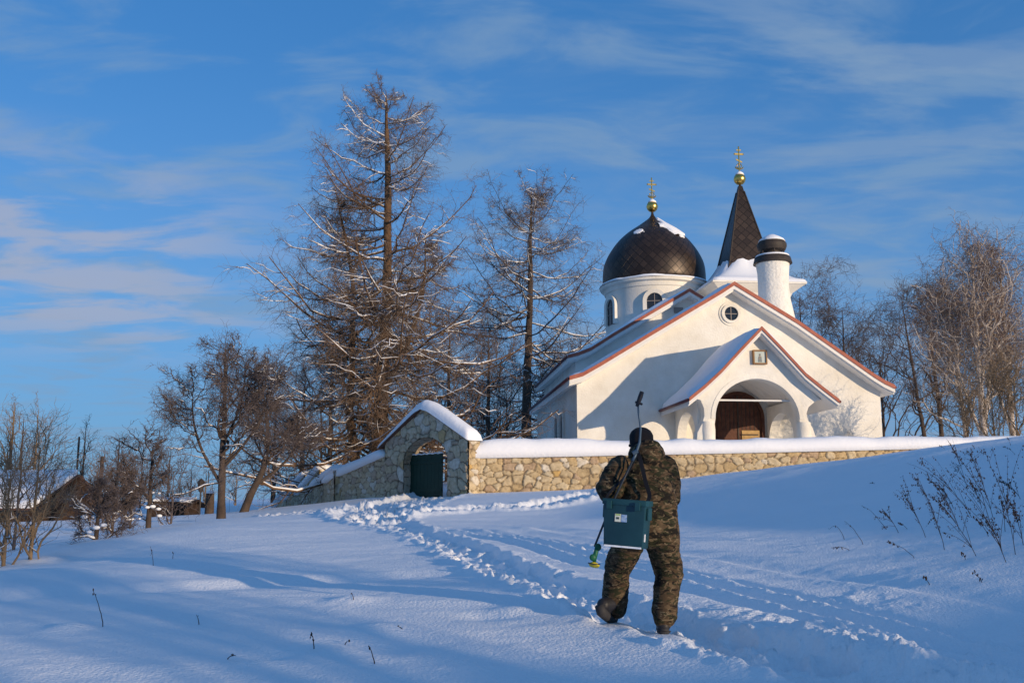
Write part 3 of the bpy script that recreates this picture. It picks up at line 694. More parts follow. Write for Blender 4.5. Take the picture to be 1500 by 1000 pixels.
# gateway
d = np.array([-.66,.75]); d /= np.linalg.norm(d); nn = np.array([-d[1], d[0]])*1.0
nn = np.array([-.75,-.66]); nn /= np.linalg.norm(nn)
g0 = np.array([-1.63,37.5]); GT = .52
gt = thing('stone_gateway', 'shaded rubble stone gateway with pointed snow roof and arched opening', 'gateway', (0,0,0))
gtop = lambda u: float(np.interp(u, [0, 2.85, 5.5], [4.12, 5.52, 4.2]))
def gmask(u, z):
    c, hw = 2.68, 1.46; sp_ = 3.35
    return (np.abs(u-c) < hw) & ((z < sp_) | (((u-c)/hw)**2+((z-sp_)/1.02)**2 < 1))
fs_ = stone_sheet(g0, d, nn, 5.5, lambda u: 1.3, gtop, 31, mask=gmask, warm=-1, sx=.5, sz=.38, amp=.05)
b0 = g0-nn*GT
bs_ = stone_sheet(b0, d, -nn, 5.5, lambda u: 1.3, gtop, 33, mask=gmask, step=.06)
es_ = stone_sheet(b0, nn, -d, GT, lambda u: 1.3, lambda u: 4.14, 35)
fs2 = stone_sheet(g0+d*5.5, -nn, d, GT, lambda u: 1.3, lambda u: 4.2, 36)
# jambs and the underside of the arch
def reveal():
    c, hw, sp_ = 2.68, 1.46, 3.35
    line = [(c-hw, z) for z in np.linspace(1.3, sp_, 50)]+[(c-hw*math.cos(t), sp_+1.02*math.sin(t)) for t in np.linspace(0, math.pi, 90)]+[(c+hw, z) for z in np.linspace(sp_, 1.3, 50)]
    line = np.array(line); S = np.r_[0, np.cumsum(np.hypot(*np.diff(line, axis=0).T))]; m_ = 18; T = np.linspace(-.04, GT+.03, m_)
    SS, TT = np.meshgrid(S, T, indexing='ij'); e, cid = stones(SS, TT, .3, .4, 77); h = sst(0, .16, e)*(.6+.7*cid)*.04
    dl = np.gradient(line, axis=0); dl /= np.linalg.norm(dl, axis=1)[:, None]; inn_ = np.c_[dl[:, 1], -dl[:, 0]]
    Lx = line[:, 0][:, None]+inn_[:, 0][:, None]*h; Lz = line[:, 1][:, None]+inn_[:, 1][:, None]*h
    V = np.stack([g0[0]+d[0]*Lx-nn[0]*TT, g0[1]+d[1]*Lx-nn[1]*TT, Lz], -1).reshape(-1, 3)
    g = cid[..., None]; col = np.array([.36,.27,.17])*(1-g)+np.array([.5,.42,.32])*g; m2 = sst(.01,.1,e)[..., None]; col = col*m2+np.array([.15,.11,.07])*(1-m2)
    id_ = np.arange(SS.size).reshape(SS.shape); q = np.stack([id_[:-1,:-1], id_[:-1,1:], id_[1:,1:], id_[1:,:-1]], -1).reshape(-1, 4)
    return V, q, col.reshape(-1, 3)
stone_obj('stonework', [fs_, bs_, es_, fs2, reveal()], gt)
# roof boards + snow over the gateway, built in gate coordinates (s along, t depth)
def G(s_, t_, z): return (g0[0]+d[0]*s_-nn[0]*t_, g0[1]+d[1]*s_-nn[1]*t_, z)
m = MB()
for (sa, za), (sb, zb) in (((-.08,4.16),(2.85,5.6)), ((2.85,5.6),(5.8,4.1))):
    a = [G(sa,-.16,za), G(sb,-.16,zb), G(sb,GT+.04,zb), G(sa,GT+.04,za)]
    m.add(a+[(x, y, z-.05) for x, y, z in a], [(0,1,2,3),(4,5,6,7),(0,1,5,4),(1,2,6,5),(2,3,7,6),(3,0,4,7)])
rb = m.build('roof', mat('gate_roof_metal', (.14,.07,.05), .7), gt)
v = []; ns, nt_ = 60, 24
for i in range(ns+1):
    s_ = -.16+i/ns*6.06; zb = float(np.interp(s_, [-.16, 2.85, 5.9], [4.14, 5.62, 4.07]))+0.0
    zb = zb-.10*math.exp(-((s_-2.85)/.3)**2)
    for j in range(nt_+1):
        t_ = -.2+j/nt_*(GT+.27); e = min(s_+.16, 5.9-s_, (t_+.2)*1.3, (GT+.07-t_)*1.3)
        th = (.36-.12*sst(3, 5.5, s_))*(1-math.exp(-max(e, 0)/.13))*(1+.2*float(fbm(np.array([s_*.8]), np.array([t_*.8]), 2, 61)[0]))
        v.append(G(s_, t_, zb+th+(.0 if e > 0 else -.03)))
w = nt_+1
gsn = MB().add(v, [(i*w+j, (i+1)*w+j, (i+1)*w+j+1, i*w+j+1) for i in range(ns) for j in range(nt_)]).build('roof_snow', SNOW, rb, smooth=True)
# green leaf of the gate
m = MB(); z0_, z1_ = 1.95, 3.72
for k in range(9):
    s_ = 1.98+k*.24; m.add([G(s_,GT*.55,z0_), G(s_+.232,GT*.55,z0_), G(s_+.232,GT*.55+.04,z0_), G(s_,GT*.55+.04,z0_)]+[G(s_,GT*.55,z1_), G(s_+.232,GT*.55,z1_), G(s_+.232,GT*.55+.04,z1_), G(s_,GT*.55+.04,z1_)],
       [(0,1,2,3),(4,5,6,7),(0,1,5,4),(1,2,6,5),(2,3,7,6),(3,0,4,7)])
for z in (2.25, 3.35):
    m.add([G(1.99,GT*.55-.035,z), G(4.1,GT*.55-.035,z), G(4.1,GT*.55-.003,z), G(1.99,GT*.55-.003,z)]+[G(1.99,GT*.55-.035,z+.12), G(4.1,GT*.55-.035,z+.12), G(4.1,GT*.55-.003,z+.12), G(1.99,GT*.55-.003,z+.12)],
       [(0,1,2,3),(4,5,6,7),(0,1,5,4),(1,2,6,5),(2,3,7,6),(3,0,4,7)])
lf = m.build('gate_leaf', GREEN, gt)
MB().tube([G(1.99+i*.1, GT*.55+.02, z1_+.02+.02*math.sin(i*1.7)) for i in range(22)], .03, 6).build('snow_cap', SNOW, lf, smooth=True)
# left-hand wall stepping down the slope: one wall in five lengths
lw = thing('stone_wall', 'shaded rubble stone wall stepping downhill left of the gateway under slanting snow', 'wall', (0,0,0))
secs = []
pA = g0+d*5.45
chain = [(pA[0], pA[1], 3.82, None), (*P(482,703,44.9),), (*P(459,713,47.4),), (*P(438,721,50.2),), (*P(419,730,53.2),), (*P(404,740,56),)]
starts = [3.82, 3.35, 3.5, 3.35, 3.05]
sheets = []
for i in range(5):
    a = np.array(chain[i][:2], float); b = np.array(chain[i+1][:2], float); L_ = np.linalg.norm(b-a); dd = (b-a)/L_; no_ = np.array([-dd[1], dd[0]])
    if np.dot(no_, (0, -1)) < 0: no_ = -no_
    z0, z1 = starts[i], float(chain[i+1][2])
    z0 = z0 if i == 0 else z0
    if i: a = a-dd*.9-no_*.03*i; L_ = np.linalg.norm(b-a)
    fzh = lambda u, z0=z0, z1=z1, L_=L_: z0+(z1-z0)*u/L_
    sheets.append(stone_sheet(a, dd, no_, L_, lambda u: .6, fzh, 51+i, sx=.36, sz=.24, warm=-1, step=.04))
    sheets.append(stone_sheet(a-no_*.55, dd, -no_, L_, lambda u: .6, fzh, 61+i, step=.12))
    sheets.append(stone_sheet(b, -no_, dd, .55, lambda u: .6, lambda u: z1, 71+i, step=.08)); sheets.append(stone_sheet(a, -no_, -dd, .55, lambda u: .6, lambda u: z0, 81+i, step=.08))
    ca = a-no_*.27-dd*(.1 if i else -.05); cb_ = b-no_*.27+dd*.3
    cap_snow([(*ca, z0+.0), (*cb_, z1-.02)], .75, [.34,.26,.26,.24,.22][i], 90+i, lw, over=.12)
stone_obj('stonework', sheets, lw)

# ------------------------------------------------------------------ trees
FK = .5; RISE = 1.0; LEXP = .85
def norm(a): return a/(np.linalg.norm(a, axis=-1, keepdims=True)+1e-9)
def spawn(Pp, Rp, m, t0, t1, lenf, ang, up, wig, k, rk, g, droop=0, flat=0, rmin=.004, tdist=1.0, lv=.6):
    # children of N parent curves; returns (N*m,k,3),(N*m,k)
    N, kp, _ = Pp.shape
    t = t0+(t1-t0)*((np.arange(m)+g.random((N, m)))/m)**tdist
    x = t*(kp-1); i = np.minimum(x.astype(int), kp-2); f = (x-i)[..., None]
    I = np.arange(N)[:, None]; A = Pp[I, i]; B = Pp[I, i+1]; S = A*(1-f)+B*f; T = norm(B-A); r = Rp[I, i]*(1-f[..., 0])+Rp[I, i+1]*f[..., 0]
    pl = np.linalg.norm(np.diff(Pp, axis=1), axis=2).sum(1)[:, None]
    L = lenf(t, pl)*(1-lv/2+lv*g.random((N, m)))
    rnd = g.normal(size=(N, m, 3)); 
    if flat: rnd[..., 2] *= (1-flat)
    side = norm(np.cross(T, rnd)) if not flat else norm(rnd-T*(rnd*T).sum(-1, keepdims=True))
    a = ang*(.7+.6*g.random((N, m, 1)))
    D = norm(T*np.cos(a)+side*np.sin(a)+np.array([0, 0, up]))
    s = np.linspace(0, 1, k)[None, None, :, None]
    pts = S[:, :, None]+L[..., None, None]*(D[:, :, None]*s+np.array([0, 0, droop])*s**2)
    w = np.cumsum(g.normal(size=(N, m, k, 3)), axis=2)*wig*L[..., None, None]/k; w[:, :, 0] = 0
    pts = pts+w
    R0 = np.maximum(r*rk, rmin)
    rad = R0[..., None]*(1-.75*s[..., 0]); rad = np.maximum(rad, rmin*.7)
    return pts.reshape(-1, k, 3), rad.reshape(-1, k)
def snow_on(Ps, Rs, g, th=.03, rmin=.012, cover=.75):
    keep = (Rs[:, 0] > rmin); Pq = Ps[keep].copy(); Rq = Rs[keep].copy()
    if not len(Pq): return None
    T = norm(np.gradient(Pq, axis=1)); hz = np.sqrt(np.clip(1-T[..., 2]**2, 0, 1))
    amt = np.clip(fbm(Pq[..., 0]*1.3+Pq[..., 2], Pq[..., 1]*1.3, 2, 5)+cover, 0, 1)*hz**2
    rr = (Rq*.75+th)*np.where(amt > .35, amt, 0); Pq[..., 2] += Rq*.75+.004
    rr[:, -1] = 0
    v, f = tubes(Pq, np.maximum(rr*.8, .0), 4)
    # squash: snow lies flat-ish on top
    return v, f
def make_tree(name, label, cat, base, H, r0, kind, g, lean=(0,0), group=None, bark=BARK, twig=TWIG, snowth=.03, dens=1.0, spread=1.0, trunkpts=None, forks=None, tw_r=.007, sink=.5, snow=True, crown0=.2):
    t = thing(name, label, cat, (base[0], base[1], base[2]), 0, group)
    k = 24; s = np.linspace(0, 1, k)
    if trunkpts is not None:
        tp = np.array(trunkpts, float); tt = np.linspace(0, 1, len(tp)); tk = np.c_[[np.interp(s, tt, tp[:, i]) for i in range(3)]].T
    else:
        tk = np.c_[lean[0]*H*s, lean[1]*H*s, -sink+(H+sink)*s]
    tk = tk+np.c_[np.cumsum(g.normal(size=k))*.006*H/5, np.cumsum(g.normal(size=k))*.006*H/5, np.zeros(k)]*np.minimum(s*3, 1)[:, None]
    tr = r0*((1-s)**.75*.93+.07)*(1+.35*np.exp(-s*18)); tr[-1] = .01
    trunks = [(tk[None], tr[None])]
    for fk in (forks or []):     # extra stems starting on the trunk
        i0 = int(fk[0]*(k-1)); e = np.array(fk[1:4], float); ss = np.linspace(0, 1, k)[:, None]
        p = tk[i0]+(e-tk[i0])*ss; p[:, :2] += (np.array(e[:2])-tk[i0, :2])*(np.sin(ss*math.pi)*.35)
        rr = tr[i0]*FK*((1-ss[:, 0])**.8*.93+.07); trunks.append((p[None], rr[None]))
    limbs = []; l2 = []; l3 = []
    for q_, (Tp, Tr) in enumerate(trunks):
        hh = np.linalg.norm(np.diff(Tp[0], axis=0), axis=1).sum(); fr = hh/H
        if kind == 'larch':
            n = int(84*dens*fr)
            lf = lambda t, pl: spread*pl*(.285*(1-t)**LEXP+.024)*(1-np.exp(-t*9)*.4)
            A, Ra = spawn(Tp, Tr, n, crown0, .985, lf, R(86), .0, .16, 9, .30, g, flat=.75, droop=.0, rmin=.016, tdist=.95, lv=.32)
            # upper limbs rise, lower ones sag then turn up
            zr = (A[:, 0, 2]-Tp[0, 0, 2])/(hh); s9 = np.linspace(0, 1, 9)[None]; Ll = np.linalg.norm(A[:, -1]-A[:, 0], axis=1)[:, None]
            A[..., 2] += Ll*((zr[:, None]**1.5*.62*RISE-.27+.25*(g.random((len(A), 1))-.5)*(1-zr[:, None]))*s9+.16*(s9**2.2)-.10*np.sin(s9*math.pi))
            Ra = np.maximum(np.minimum(Ra, .06), .016)
            B, Rb = spawn(A, Ra, int(17*max(dens, .7)), .12, 1, lambda t, pl: pl*(.36*(1-t*.6)), R(55), .0, .45, 6, .5, g, droop=-.10, flat=.45, rmin=tw_r*1.3)
            Cc, Rc = spawn(B, Rb, 12, .1, 1, lambda t, pl: np.clip(pl*.45, .15, .8), R(52), -.05, .6, 4, .6, g, droop=-.06, rmin=tw_r)
            limbs.append((A, Ra)); l2.append((B, Rb)); l3.append((Cc, Rc))
        elif kind == 'lime':
            n = int(17*dens)
            A, Ra = spawn(Tp, Tr, n, crown0, .97, lambda t, pl: spread*pl*(.40*(1-t)**.5+.08), R(58), .22, .45, 12, .5, g, droop=.03, rmin=.02)
            B, Rb = spawn(A, Ra, 8, .15, 1, lambda t, pl: pl*(.42*(1-t*.5)), R(45), .12, .6, 8, .55, g, droop=.0, rmin=.012)
            Cc, Rc = spawn(B, Rb, 6, .1, 1, lambda t, pl: pl*.42, R(42), .05, .6, 5, .55, g, droop=-.04, rmin=tw_r)
            Dd, Rd = spawn(Cc, Rc, 4, .1, 1, lambda t, pl: np.clip(pl*.5, .1, .6), R(40), .0, .5, 4, .7, g, droop=-.08, rmin=tw_r)
            limbs.append((A, Ra)); l2.append((B, Rb)); l3.append((Cc, Rc)); l3.append((Dd, Rd))
        elif kind == 'birch':
            n = int(24*dens)
            A, Ra = spawn(Tp, Tr, n, crown0, .98, lambda t, pl: spread*pl*(.36*(1-t)**.6+.07), R(36), .30, .5, 10, .5, g, droop=.0, rmin=.02)
            B, Rb = spawn(A, Ra, 7, .2, 1, lambda t, pl: pl*.42, R(38), .1, .4, 7, .6, g, droop=-.05, rmin=.020)
            Cc, Rc = spawn(B, Rb, 6, .1, 1, lambda t, pl: np.clip(pl*.5, .3, 1.1), R(48), -.1, .5, 6, .5, g, droop=-.35, rmin=tw_r)
            Dd, Rd = spawn(Cc, Rc, 2, .1, 1, lambda t, pl: np.clip(pl*.5, .15, .6), R(40), -.2, .5, 4, .7, g, droop=-.4, rmin=tw_r)
            limbs.append((A, Ra)); l2.append((B, Rb)); l3.append((Cc, Rc)); l3.append((Dd, Rd))
        else:  # bush / sapling: many stems
            n = int(13*dens)
            A, Ra = spawn(Tp, Tr, n, .02, .9, lambda t, pl: spread*pl*(.62*(1-t)**.6+.12), R(30), .35, .4, 9, .6, g, rmin=.010)
            B, Rb = spawn(A, Ra, 7, .15, 1, lambda t, pl: pl*.40, R(36), .15, .4, 6, .55, g, rmin=tw_r*1.2)
            Cc, Rc = spawn(B, Rb, 4, .1, 1, lambda t, pl: np.clip(pl*.5, .1, .7), R(42), .05, .6, 4, .6, g, rmin=tw_r)
            limbs.append((A, Ra)); l2.append((B, Rb)); l3.append((Cc, Rc))
    V = []; Fq = []; o = 0
    for Tp, Tr in trunks:
        v, f = tubes(Tp, Tr, 12); v = v+(.03*r0/.4)*np.stack([fbm(v[:, 2]*3+v[:, 0]*6, v[:, 1]*6, 2, 3)]*3, -1); V.append(v); Fq.append(f+o); o += len(v)
    npmesh('trunk', np.concatenate(V), np.concatenate(Fq), [bark], parent=t)
    V = []; Fq = []; Mi = []; o = 0
    for grp, sides, mi in ((limbs, 5, 0), (l2, 4, 0), (l3, 3, 1)):
        for Pp, Rp in grp:
            v, f = tubes(Pp, Rp, sides); V.append(v); Fq.append(f+o); o += len(v); Mi.append(np.full(len(f), mi))
    npmesh('crown', np.concatenate(V), np.concatenate(Fq), [bark, twig], np.concatenate(Mi), smooth=False, parent=t)
    if snow:
        V = []; Fq = []; o = 0
        for grp, th, cv in ((limbs, snowth, .75), (l2, snowth*.5, .35)):
            for Pp, Rp in grp:
                r_ = snow_on(Pp, Rp, g, th, .0, cv)
                if r_ is not None: V.append(r_[0]); Fq.append(r_[1]+o); o += len(r_[0])
        npmesh('branch_snow', np.concatenate(V), np.concatenate(Fq), [SNOW], parent=t)
    return t
def copy_tree(src, loc, rz, sc, label, group=None):
    c = src.copy(); C.objects.link(c); c.location = loc; c.rotation_euler = (0, 0, rz); c.scale = sc; c['label'] = label
    if group: c['group'] = group
    for ch_ in src.children:
        e = ch_.copy(); C.objects.link(e); e.parent = c
    return c
def seed(n): return np.random.default_rng(n)
def at(px, Y, dz=0): x = (px-750)/F*Y/math.cos(0)*1.0; x = float(P(px, 740, Y)[0]); return (x, Y, gz(x, Y)+dz)

# big larch with its fork
b = at(552, 48.5); topz_ = P(567,134,48.5)
H = topz_[2]-b[2]
make_tree('larch_tree', 'tallest bare larch with snow-lined boughs just behind the stone gateway', 'tree', b, H, .42, 'larch', seed(4),
          trunkpts=[(0,0,-.5),(.05,0,H*.12),(.25,0,H*.35),(.28,0,H*.5),(.2,0,H*.8),(topz_[0]-b[0],0,H)], forks=[(.33, 2.1, .4, H*.64)], snowth=.05, dens=1.15, spread=1.6, crown0=.12, tw_r=.0055)
b2 = at(529, 49); H2 = P(492,285,49)[2]-b2[2]
make_tree('larch_tree', 'shorter larch with a leaning lower trunk left of the tallest larch', 'tree', b2, H2, .30, 'larch', seed(9),
          trunkpts=[(0,0,-.5),(-.35,0,H2*.12),(-.62,0,H2*.25),(-.62,0,H2*.4),(-.7,0,H2*.7),(P(492,285,49)[0]-b2[0],0,H2)], snowth=.045, dens=.75, spread=1.3, crown0=.22, bark=BARK)
RISE = 1.35; LEXP = .6
b3 = at(771, 82); t3 = P(786,275,82); H3 = t3[2]-b3[2]
make_tree('larch_tree', 'separate larch standing behind the left corner of the church', 'tree', b3, H3, .46, 'larch', seed(14), lean=(.02,0), snowth=.06, dens=.95, spread=1.5, bark=BARKD, twig=TWIG, tw_r=.009, crown0=.12)
RISE = 1.0; LEXP = .85
b4 = at(325, 35); H4 = P(315,508,35)[2]-b4[2]
make_tree('lime_tree', 'spreading bare tree with long snow-lined boughs near the lamp post', 'tree', b4, H4, .16, 'lime', seed(24), lean=(-.02,0), bark=BARKD, twig=TWIGD, snowth=.028, dens=.85, spread=1.0, crown0=.3, tw_r=.005, forks=[(.3,-1.3,.3,H4*.8),(.38,1.5,-.3,H4*.85),(.5,.4,.8,H4*.95)])
b5 = at(352, 41); H5 = P(378,560,40)[2]-b5[2]
make_tree('willow_tree', 'tangled dark tree with a snowy trunk leaning right beside the spreading tree', 'tree', b5, H5, .19, 'lime', seed(35),
          trunkpts=[(0,0,-.5),(.35,0,H5*.12),(.9,0,H5*.35),(1.0,0,H5*.6),(.7,0,H5)], bark=BARKD, twig=TWIGD, snowth=.028, dens=.8, spread=.85, crown0=.45, tw_r=.006, forks=[(.35,2.2,.2,H5*.7)])
protos = {}
rowlab = 'bare trees in the row behind the walls'
def far(px, Y, pyt, kind, lab, s, bark=BARKD, twig=TWIGD, name='bare_tree', dens=.8, spread=1, r0=.2, **kw):
    b = at(px, Y); H = P(px, pyt, Y)[2]-b[2]
    kw.setdefault('tw_r', .00012*Y); kw.setdefault('snow', False)
    return make_tree(name, lab, 'tree', b, H, r0, kind, seed(s), bark=bark, twig=twig, dens=dens, spread=spread, **kw)
far(715, 66, 490, 'lime', 'pale branched tree right of the gateway beneath the larches', 51, spread=.8, r0=.2, twig=TWIGD)
far(655, 72, 470, 'lime', 'bare tree behind the gateway roof between the two big larches', 52, spread=.85)
far(440, 62, 545, 'lime', 'dark tangled tree behind the lowest steps of the left wall', 53, spread=.9, dens=.6)
far(480, 58, 500, 'lime', 'dark twiggy tree filling the gap under the left side of the larches', 54, spread=1.0, dens=.7)
far(742, 74, 575, 'bush', 'reddish twiggy shrub between the gateway and the church wall', 55, name='shrub', twig=TWIGR, spread=1.1, dens=1.4, r0=.12)['category'] = 'shrub'
far(690, 70, 600, 'bush', 'low reddish shrub seen just right of the gateway roof', 56, name='shrub', twig=TWIGR, spread=1.1, dens=.9, r0=.1)['category'] = 'shrub'
far(400, 75, 585, 'lime', 'far bare tree between the leaning tree and the left wall', 58, spread=1.1)
# right side
far(1185, 88, 428, 'lime', 'rounded bare tree just right of the belfry roof', 61, spread=1.0, dens=1.1)
far(1252, 84, 452, 'lime', 'wide bare tree above the right slope of the church roof', 62, spread=1.1, dens=1.2)
far(1300, 78, 520, 'bush', 'low dark thicket tree at the right corner of the church', 63, spread=1.1, dens=1.4, r0=.15)
far(1388, 66, 430, 'birch', 'dark narrow tree with a thin upright trunk left of the birches', 64, spread=.8, r0=.17, lean=(-.03,0))
far(1366, 70, 430, 'lime', 'leaning dark tree right of the church beside the narrow tree', 65, spread=.9, lean=(-.10,0), r0=.16)
far(1450, 56, 360, 'birch', 'tallest pale birch with drooping twigs at the right edge', 66, bark=BIRCH, twig=TWIGR, spread=.95, dens=1.1, r0=.2, name='birch_tree', forks=[(.12, -1.3, .3, 9.5), (.15, 1.1, .4, 11.5)])
far(1492, 58, 375, 'birch', 'pale birch half outside the picture at the right edge', 67, bark=BIRCH, twig=TWIGR, spread=1.0, r0=.18, name='birch_tree', forks=[(.15, -1.0, .3, 10)])
far(1425, 62, 440, 'birch', 'shorter pale birch leaning left in front of the tallest birch', 68, bark=BIRCH, twig=TWIGR, spread=1.0, r0=.16, name='birch_tree', lean=(-.08, 0))
for i, (px, Y, py, lab) in enumerate(((1425, 46, 590, 'low brown bush above the right end of the wall'), (1465, 44, 560, 'dense brown bush below the birches'), (1500, 43, 555, 'brown bush cut by the right edge'))):
    far(px, Y, py, 'bush', lab, 70+i, name='brown_bush', twig=TWIGB, bark=TWIGB, spread=1.2, dens=1.5, r0=.05, tw_r=.008)['category'] = 'bush'
# left background woods
pr = [far(8, 52, 590, 'bush', 'pale twiggy tree at the far left edge above the barn', 81, bark=TWIGB, twig=TWIGB, dens=.8, spread=.6, r0=.14, name='sapling_tree'),
      far(46, 54, 600, 'bush', 'upright brushy tree rising behind the barn roof', 82, bark=TWIGB, twig=TWIGB, dens=.8, spread=.65, r0=.10, name='sapling_tree'),
      far(118, 66, 618, 'bush', 'slim bare tree just right of the barn gable', 83, bark=BARKD, twig=TWIGB, dens=.7, spread=.5, r0=.10, name='sapling_tree')]
more = [(168,70,640,0,'slim tree rising right of the barn beyond the snow stumps'), (205,74,650,2,'bare tree above the middle of the left thicket'), (245,72,655,1,'brushy tree left of the spreading tree'),
        (140,60,665,1,'low brushy tree beside the wooden pole'), (278,68,680,2,'thin tree left of the lamp post'), (222,66,690,1,'low brown thicket tree near the dark shed'),
        (25,64,610,2,'tall thin tree over the left end of the barn roof'), (185,64,700,1,'low brown tree above the snow-knotted fruit tree'),
        (300,74,690,0,'pale tree seen left of the lime trunk'), (262,78,700,0,'faint low tree above the dark shed roof'), (105,80,680,0,'low pale tree behind the barn gable'), (345,70,680,1,'brushy tree between the lime trunk and the leaning trunk')]
for i, (px, Y, pyt, k, lab) in enumerate(more):
    b = at(px, Y); H = P(px, pyt, Y)[2]-b[2]; src = pr[k]; h0 = [P(8,590,52)[2]-at(8,52)[2], P(46,600,54)[2]-at(46,54)[2], P(118,618,66)[2]-at(118,66)[2]][k]; s_ = H/h0
    copy_tree(src, b, i*1.3+.6, (s_*1.15, s_*1.15, s_), lab)
# near bushes on the left edge of the hill
def nearbush(px, py, pyt, Y, lab, s, kind='bush', name='bush', snow=True, cat='bush', **kw):
    x = float(P(px, py, Y)[0]); z = tz(x, Y); H = P(px, pyt, Y)[2]-z
    t = make_tree(name, lab, cat, (x, Y, z), H, kw.pop('r0', .05), kind, seed(s), snow=snow, tw_r=kw.pop('tw_r', .0032), snowth=kw.pop('snowth', .012), **kw)
    return t
nearbush(44, 826, 655, 17.5, 'tall yellowish brushwood clump in front of the barn', 91, bark=TWIGB, twig=TWIGB, dens=1.0, spread=.8, r0=.04)
nearbush(5, 836, 690, 17, 'brushwood clump at the very left edge of the hill', 92, bark=TWIGB, twig=TWIGB, dens=1.2, spread=.85, r0=.04)
nearbush(20, 800, 640, 22, 'loose brown brush beyond the tall clump at the left edge', 93, bark=TWIGD, twig=TWIGB, dens=.7, spread=.8, r0=.04, tw_r=.004)
def knotty(px, py, pyt, Y, lab, s, r0, n=5):
    t = nearbush(px, py, pyt, Y, lab, s, kind='lime', name='fruit_tree', cat='tree', bark=BARKD, twig=TWIGD, r0=r0, dens=.55, spread=1.15, crown0=.25, tw_r=.0045, snowth=.03)
    g = seed(s+500); H = P(px, pyt, Y)[2]-t.location[2]
    for i in range(n):
        a = g.random()*6.28; rr = .05+.12*g.random()
        MB().sphere((rr*1.5*math.cos(a), rr*1.5*math.sin(a), H*(.12+.33*g.random())), .03+.035*g.random(), (1.3,1.1,.7), 10).build('snow_clump', SNOW, t, smooth=True)
    return t
knotty(140, 801, 715, 20, 'small gnarled fruit tree with snow clumps right of the brushwood', 95, .06)
knotty(163, 795, 700, 22.5, 'small dark fruit tree between two snow-clumped ones', 96, .045, 3)
knotty(217, 786, 655, 23.5, 'gnarled fruit tree with the largest snow knots at the crest', 97, .075, 7)
knotty(190, 778, 700, 27, 'slender crooked fruit tree behind the knotted one', 98, .04, 2)
nearbush(150, 775, 690, 33, 'reddish bush low on the field behind the fruit trees', 101, bark=TWIGD, twig=TWIGR, dens=.9, spread=1.0, r0=.04, tw_r=.006)
nearbush(250, 768, 690, 31, 'dark bush left of the spreading tree on the snowfield', 102, bark=TWIGD, twig=TWIGD, dens=.9, spread=1.0, r0=.04, tw_r=.006)
nearbush(185, 750, 680, 45, 'broad reddish brush in front of the dark shed', 103, bark=TWIGD, twig=TWIGR, dens=1.0, spread=1.0, r0=.05, tw_r=.007)
# pale shrub added in place of a soft shrub-shaped shadow on the facade
b = np.array([10.882, 50, 0])
for u_, lab, s_ in ((6.1, 'thin pale shrub added for the soft shadow on the facade right of the porch', 110),):
    x = 10.882+math.cos(YAW)*u_+math.sin(YAW)*.6; y = 50+math.sin(YAW)*u_-math.cos(YAW)*.6
    make_tree('shadow_shrub', lab, 'shrub', (x, y, 4.0), 1.25, .02, 'bush', seed(s_), bark=FRAG, twig=FRAG, dens=.8, spread=.8, tw_r=.004, snow=False)

# unseen thicket added on the rise behind the camera; its bare twigs break up the low sun
for i, (x, y, hh_, lab) in enumerate(((14.5,-11.5,6,'unseen bare tree added behind the viewpoint to dapple the sun, farthest back'), (16.5,-11.0,6.5,'unseen bare tree added behind the viewpoint to dapple the sun, tallest of three'), (13.5,-7.2,4.5,'unseen bare tree added behind the viewpoint to dapple the sun, nearest and lowest'), (20,-12.5,6,'unseen bare tree added behind the viewpoint to dapple the sun, leftmost of the rear pair'), (22,-11,7,'unseen bare tree added behind the viewpoint to dapple the sun, rightmost of the rear pair'))):
    make_tree('added_thicket_tree', lab, 'tree', (x, y, gz(x, y)), hh_, .10, 'bush', seed(130+i), bark=BARKD, twig=TWIGD, dens=3.0, spread=1.1, tw_r=.012, snow=False)

# ------------------------------------------------------------------ barn, shed, lamp, posts
bn = thing('wooden_barn', 'brown wooden barn with a steep gable and a snow-covered roof', 'barn', (-20.1, 45.6, 0), 0)
# gable faces right; ridge runs to the left
a_ = P(97,694,45); zr_ = a_[2]; 
def bx(p): return p
MB().add([(-1.0,-.6,.6),(1.1,1.6,.6),(1.1,1.6,1.75),(.15,.5,zr_-.12),(-1.0,-.6,1.6),(-9,1.2,.6),(-7,3.4,.6),(-7,3.4,1.75),(-7.9,2.3,zr_-.12),(-9,1.2,1.6)],
         [(0,1,2,3,4),(5,9,8,7,6),(0,4,9,5),(1,6,7,2),(4,3,8,9),(2,7,8,3)]).build('wall', BARNW, bn)
m = MB()
def slab(m, a, b, c, d_, t):
    vs = [a, b, c, d_]; m.add(vs+[(x, y, z+t) for x, y, z in vs], [(3,2,1,0),(4,5,6,7),(0,1,5,4),(1,2,6,5),(2,3,7,6),(3,0,4,7)])
slab(m, (-1.25,-.85,1.5), (.3,.4,zr_-.05), (-8.1,2.2,zr_-.05), (-9.4,.9,1.5), .06)
slab(m, (1.4,1.8,1.6), (.3,.4,zr_-.05), (-8.1,2.2,zr_-.05), (-7,3.7,1.6), .06)
rf = m.build('roof', mat('barn_roof_edge', (.12,.06,.04), .9), bn)
m = MB(); slab(m, (-1.2,-.83,1.57), (.2,.42,zr_+.02), (-8.1,2.2,zr_+.02), (-9.4,.93,1.57), .26)
m.build('roof_snow', SNOW, rf, bevel=.07, smooth='auto')
MB().tube([(.1,.5,zr_-.3),(.1,.5,zr_+1.75)], .045, 6).build('mast', IRON, bn)
sd = thing('wooden_shed', 'low dark shed roof showing above the snow left of the lamp post', 'shed', (*P(255,740,46)[:2], 0), 0)
zs = P(255,734,46)[2]
MB().box((-1.0,0,.8),(.55,2,zs-.12)).build('wall', BARNW, sd)
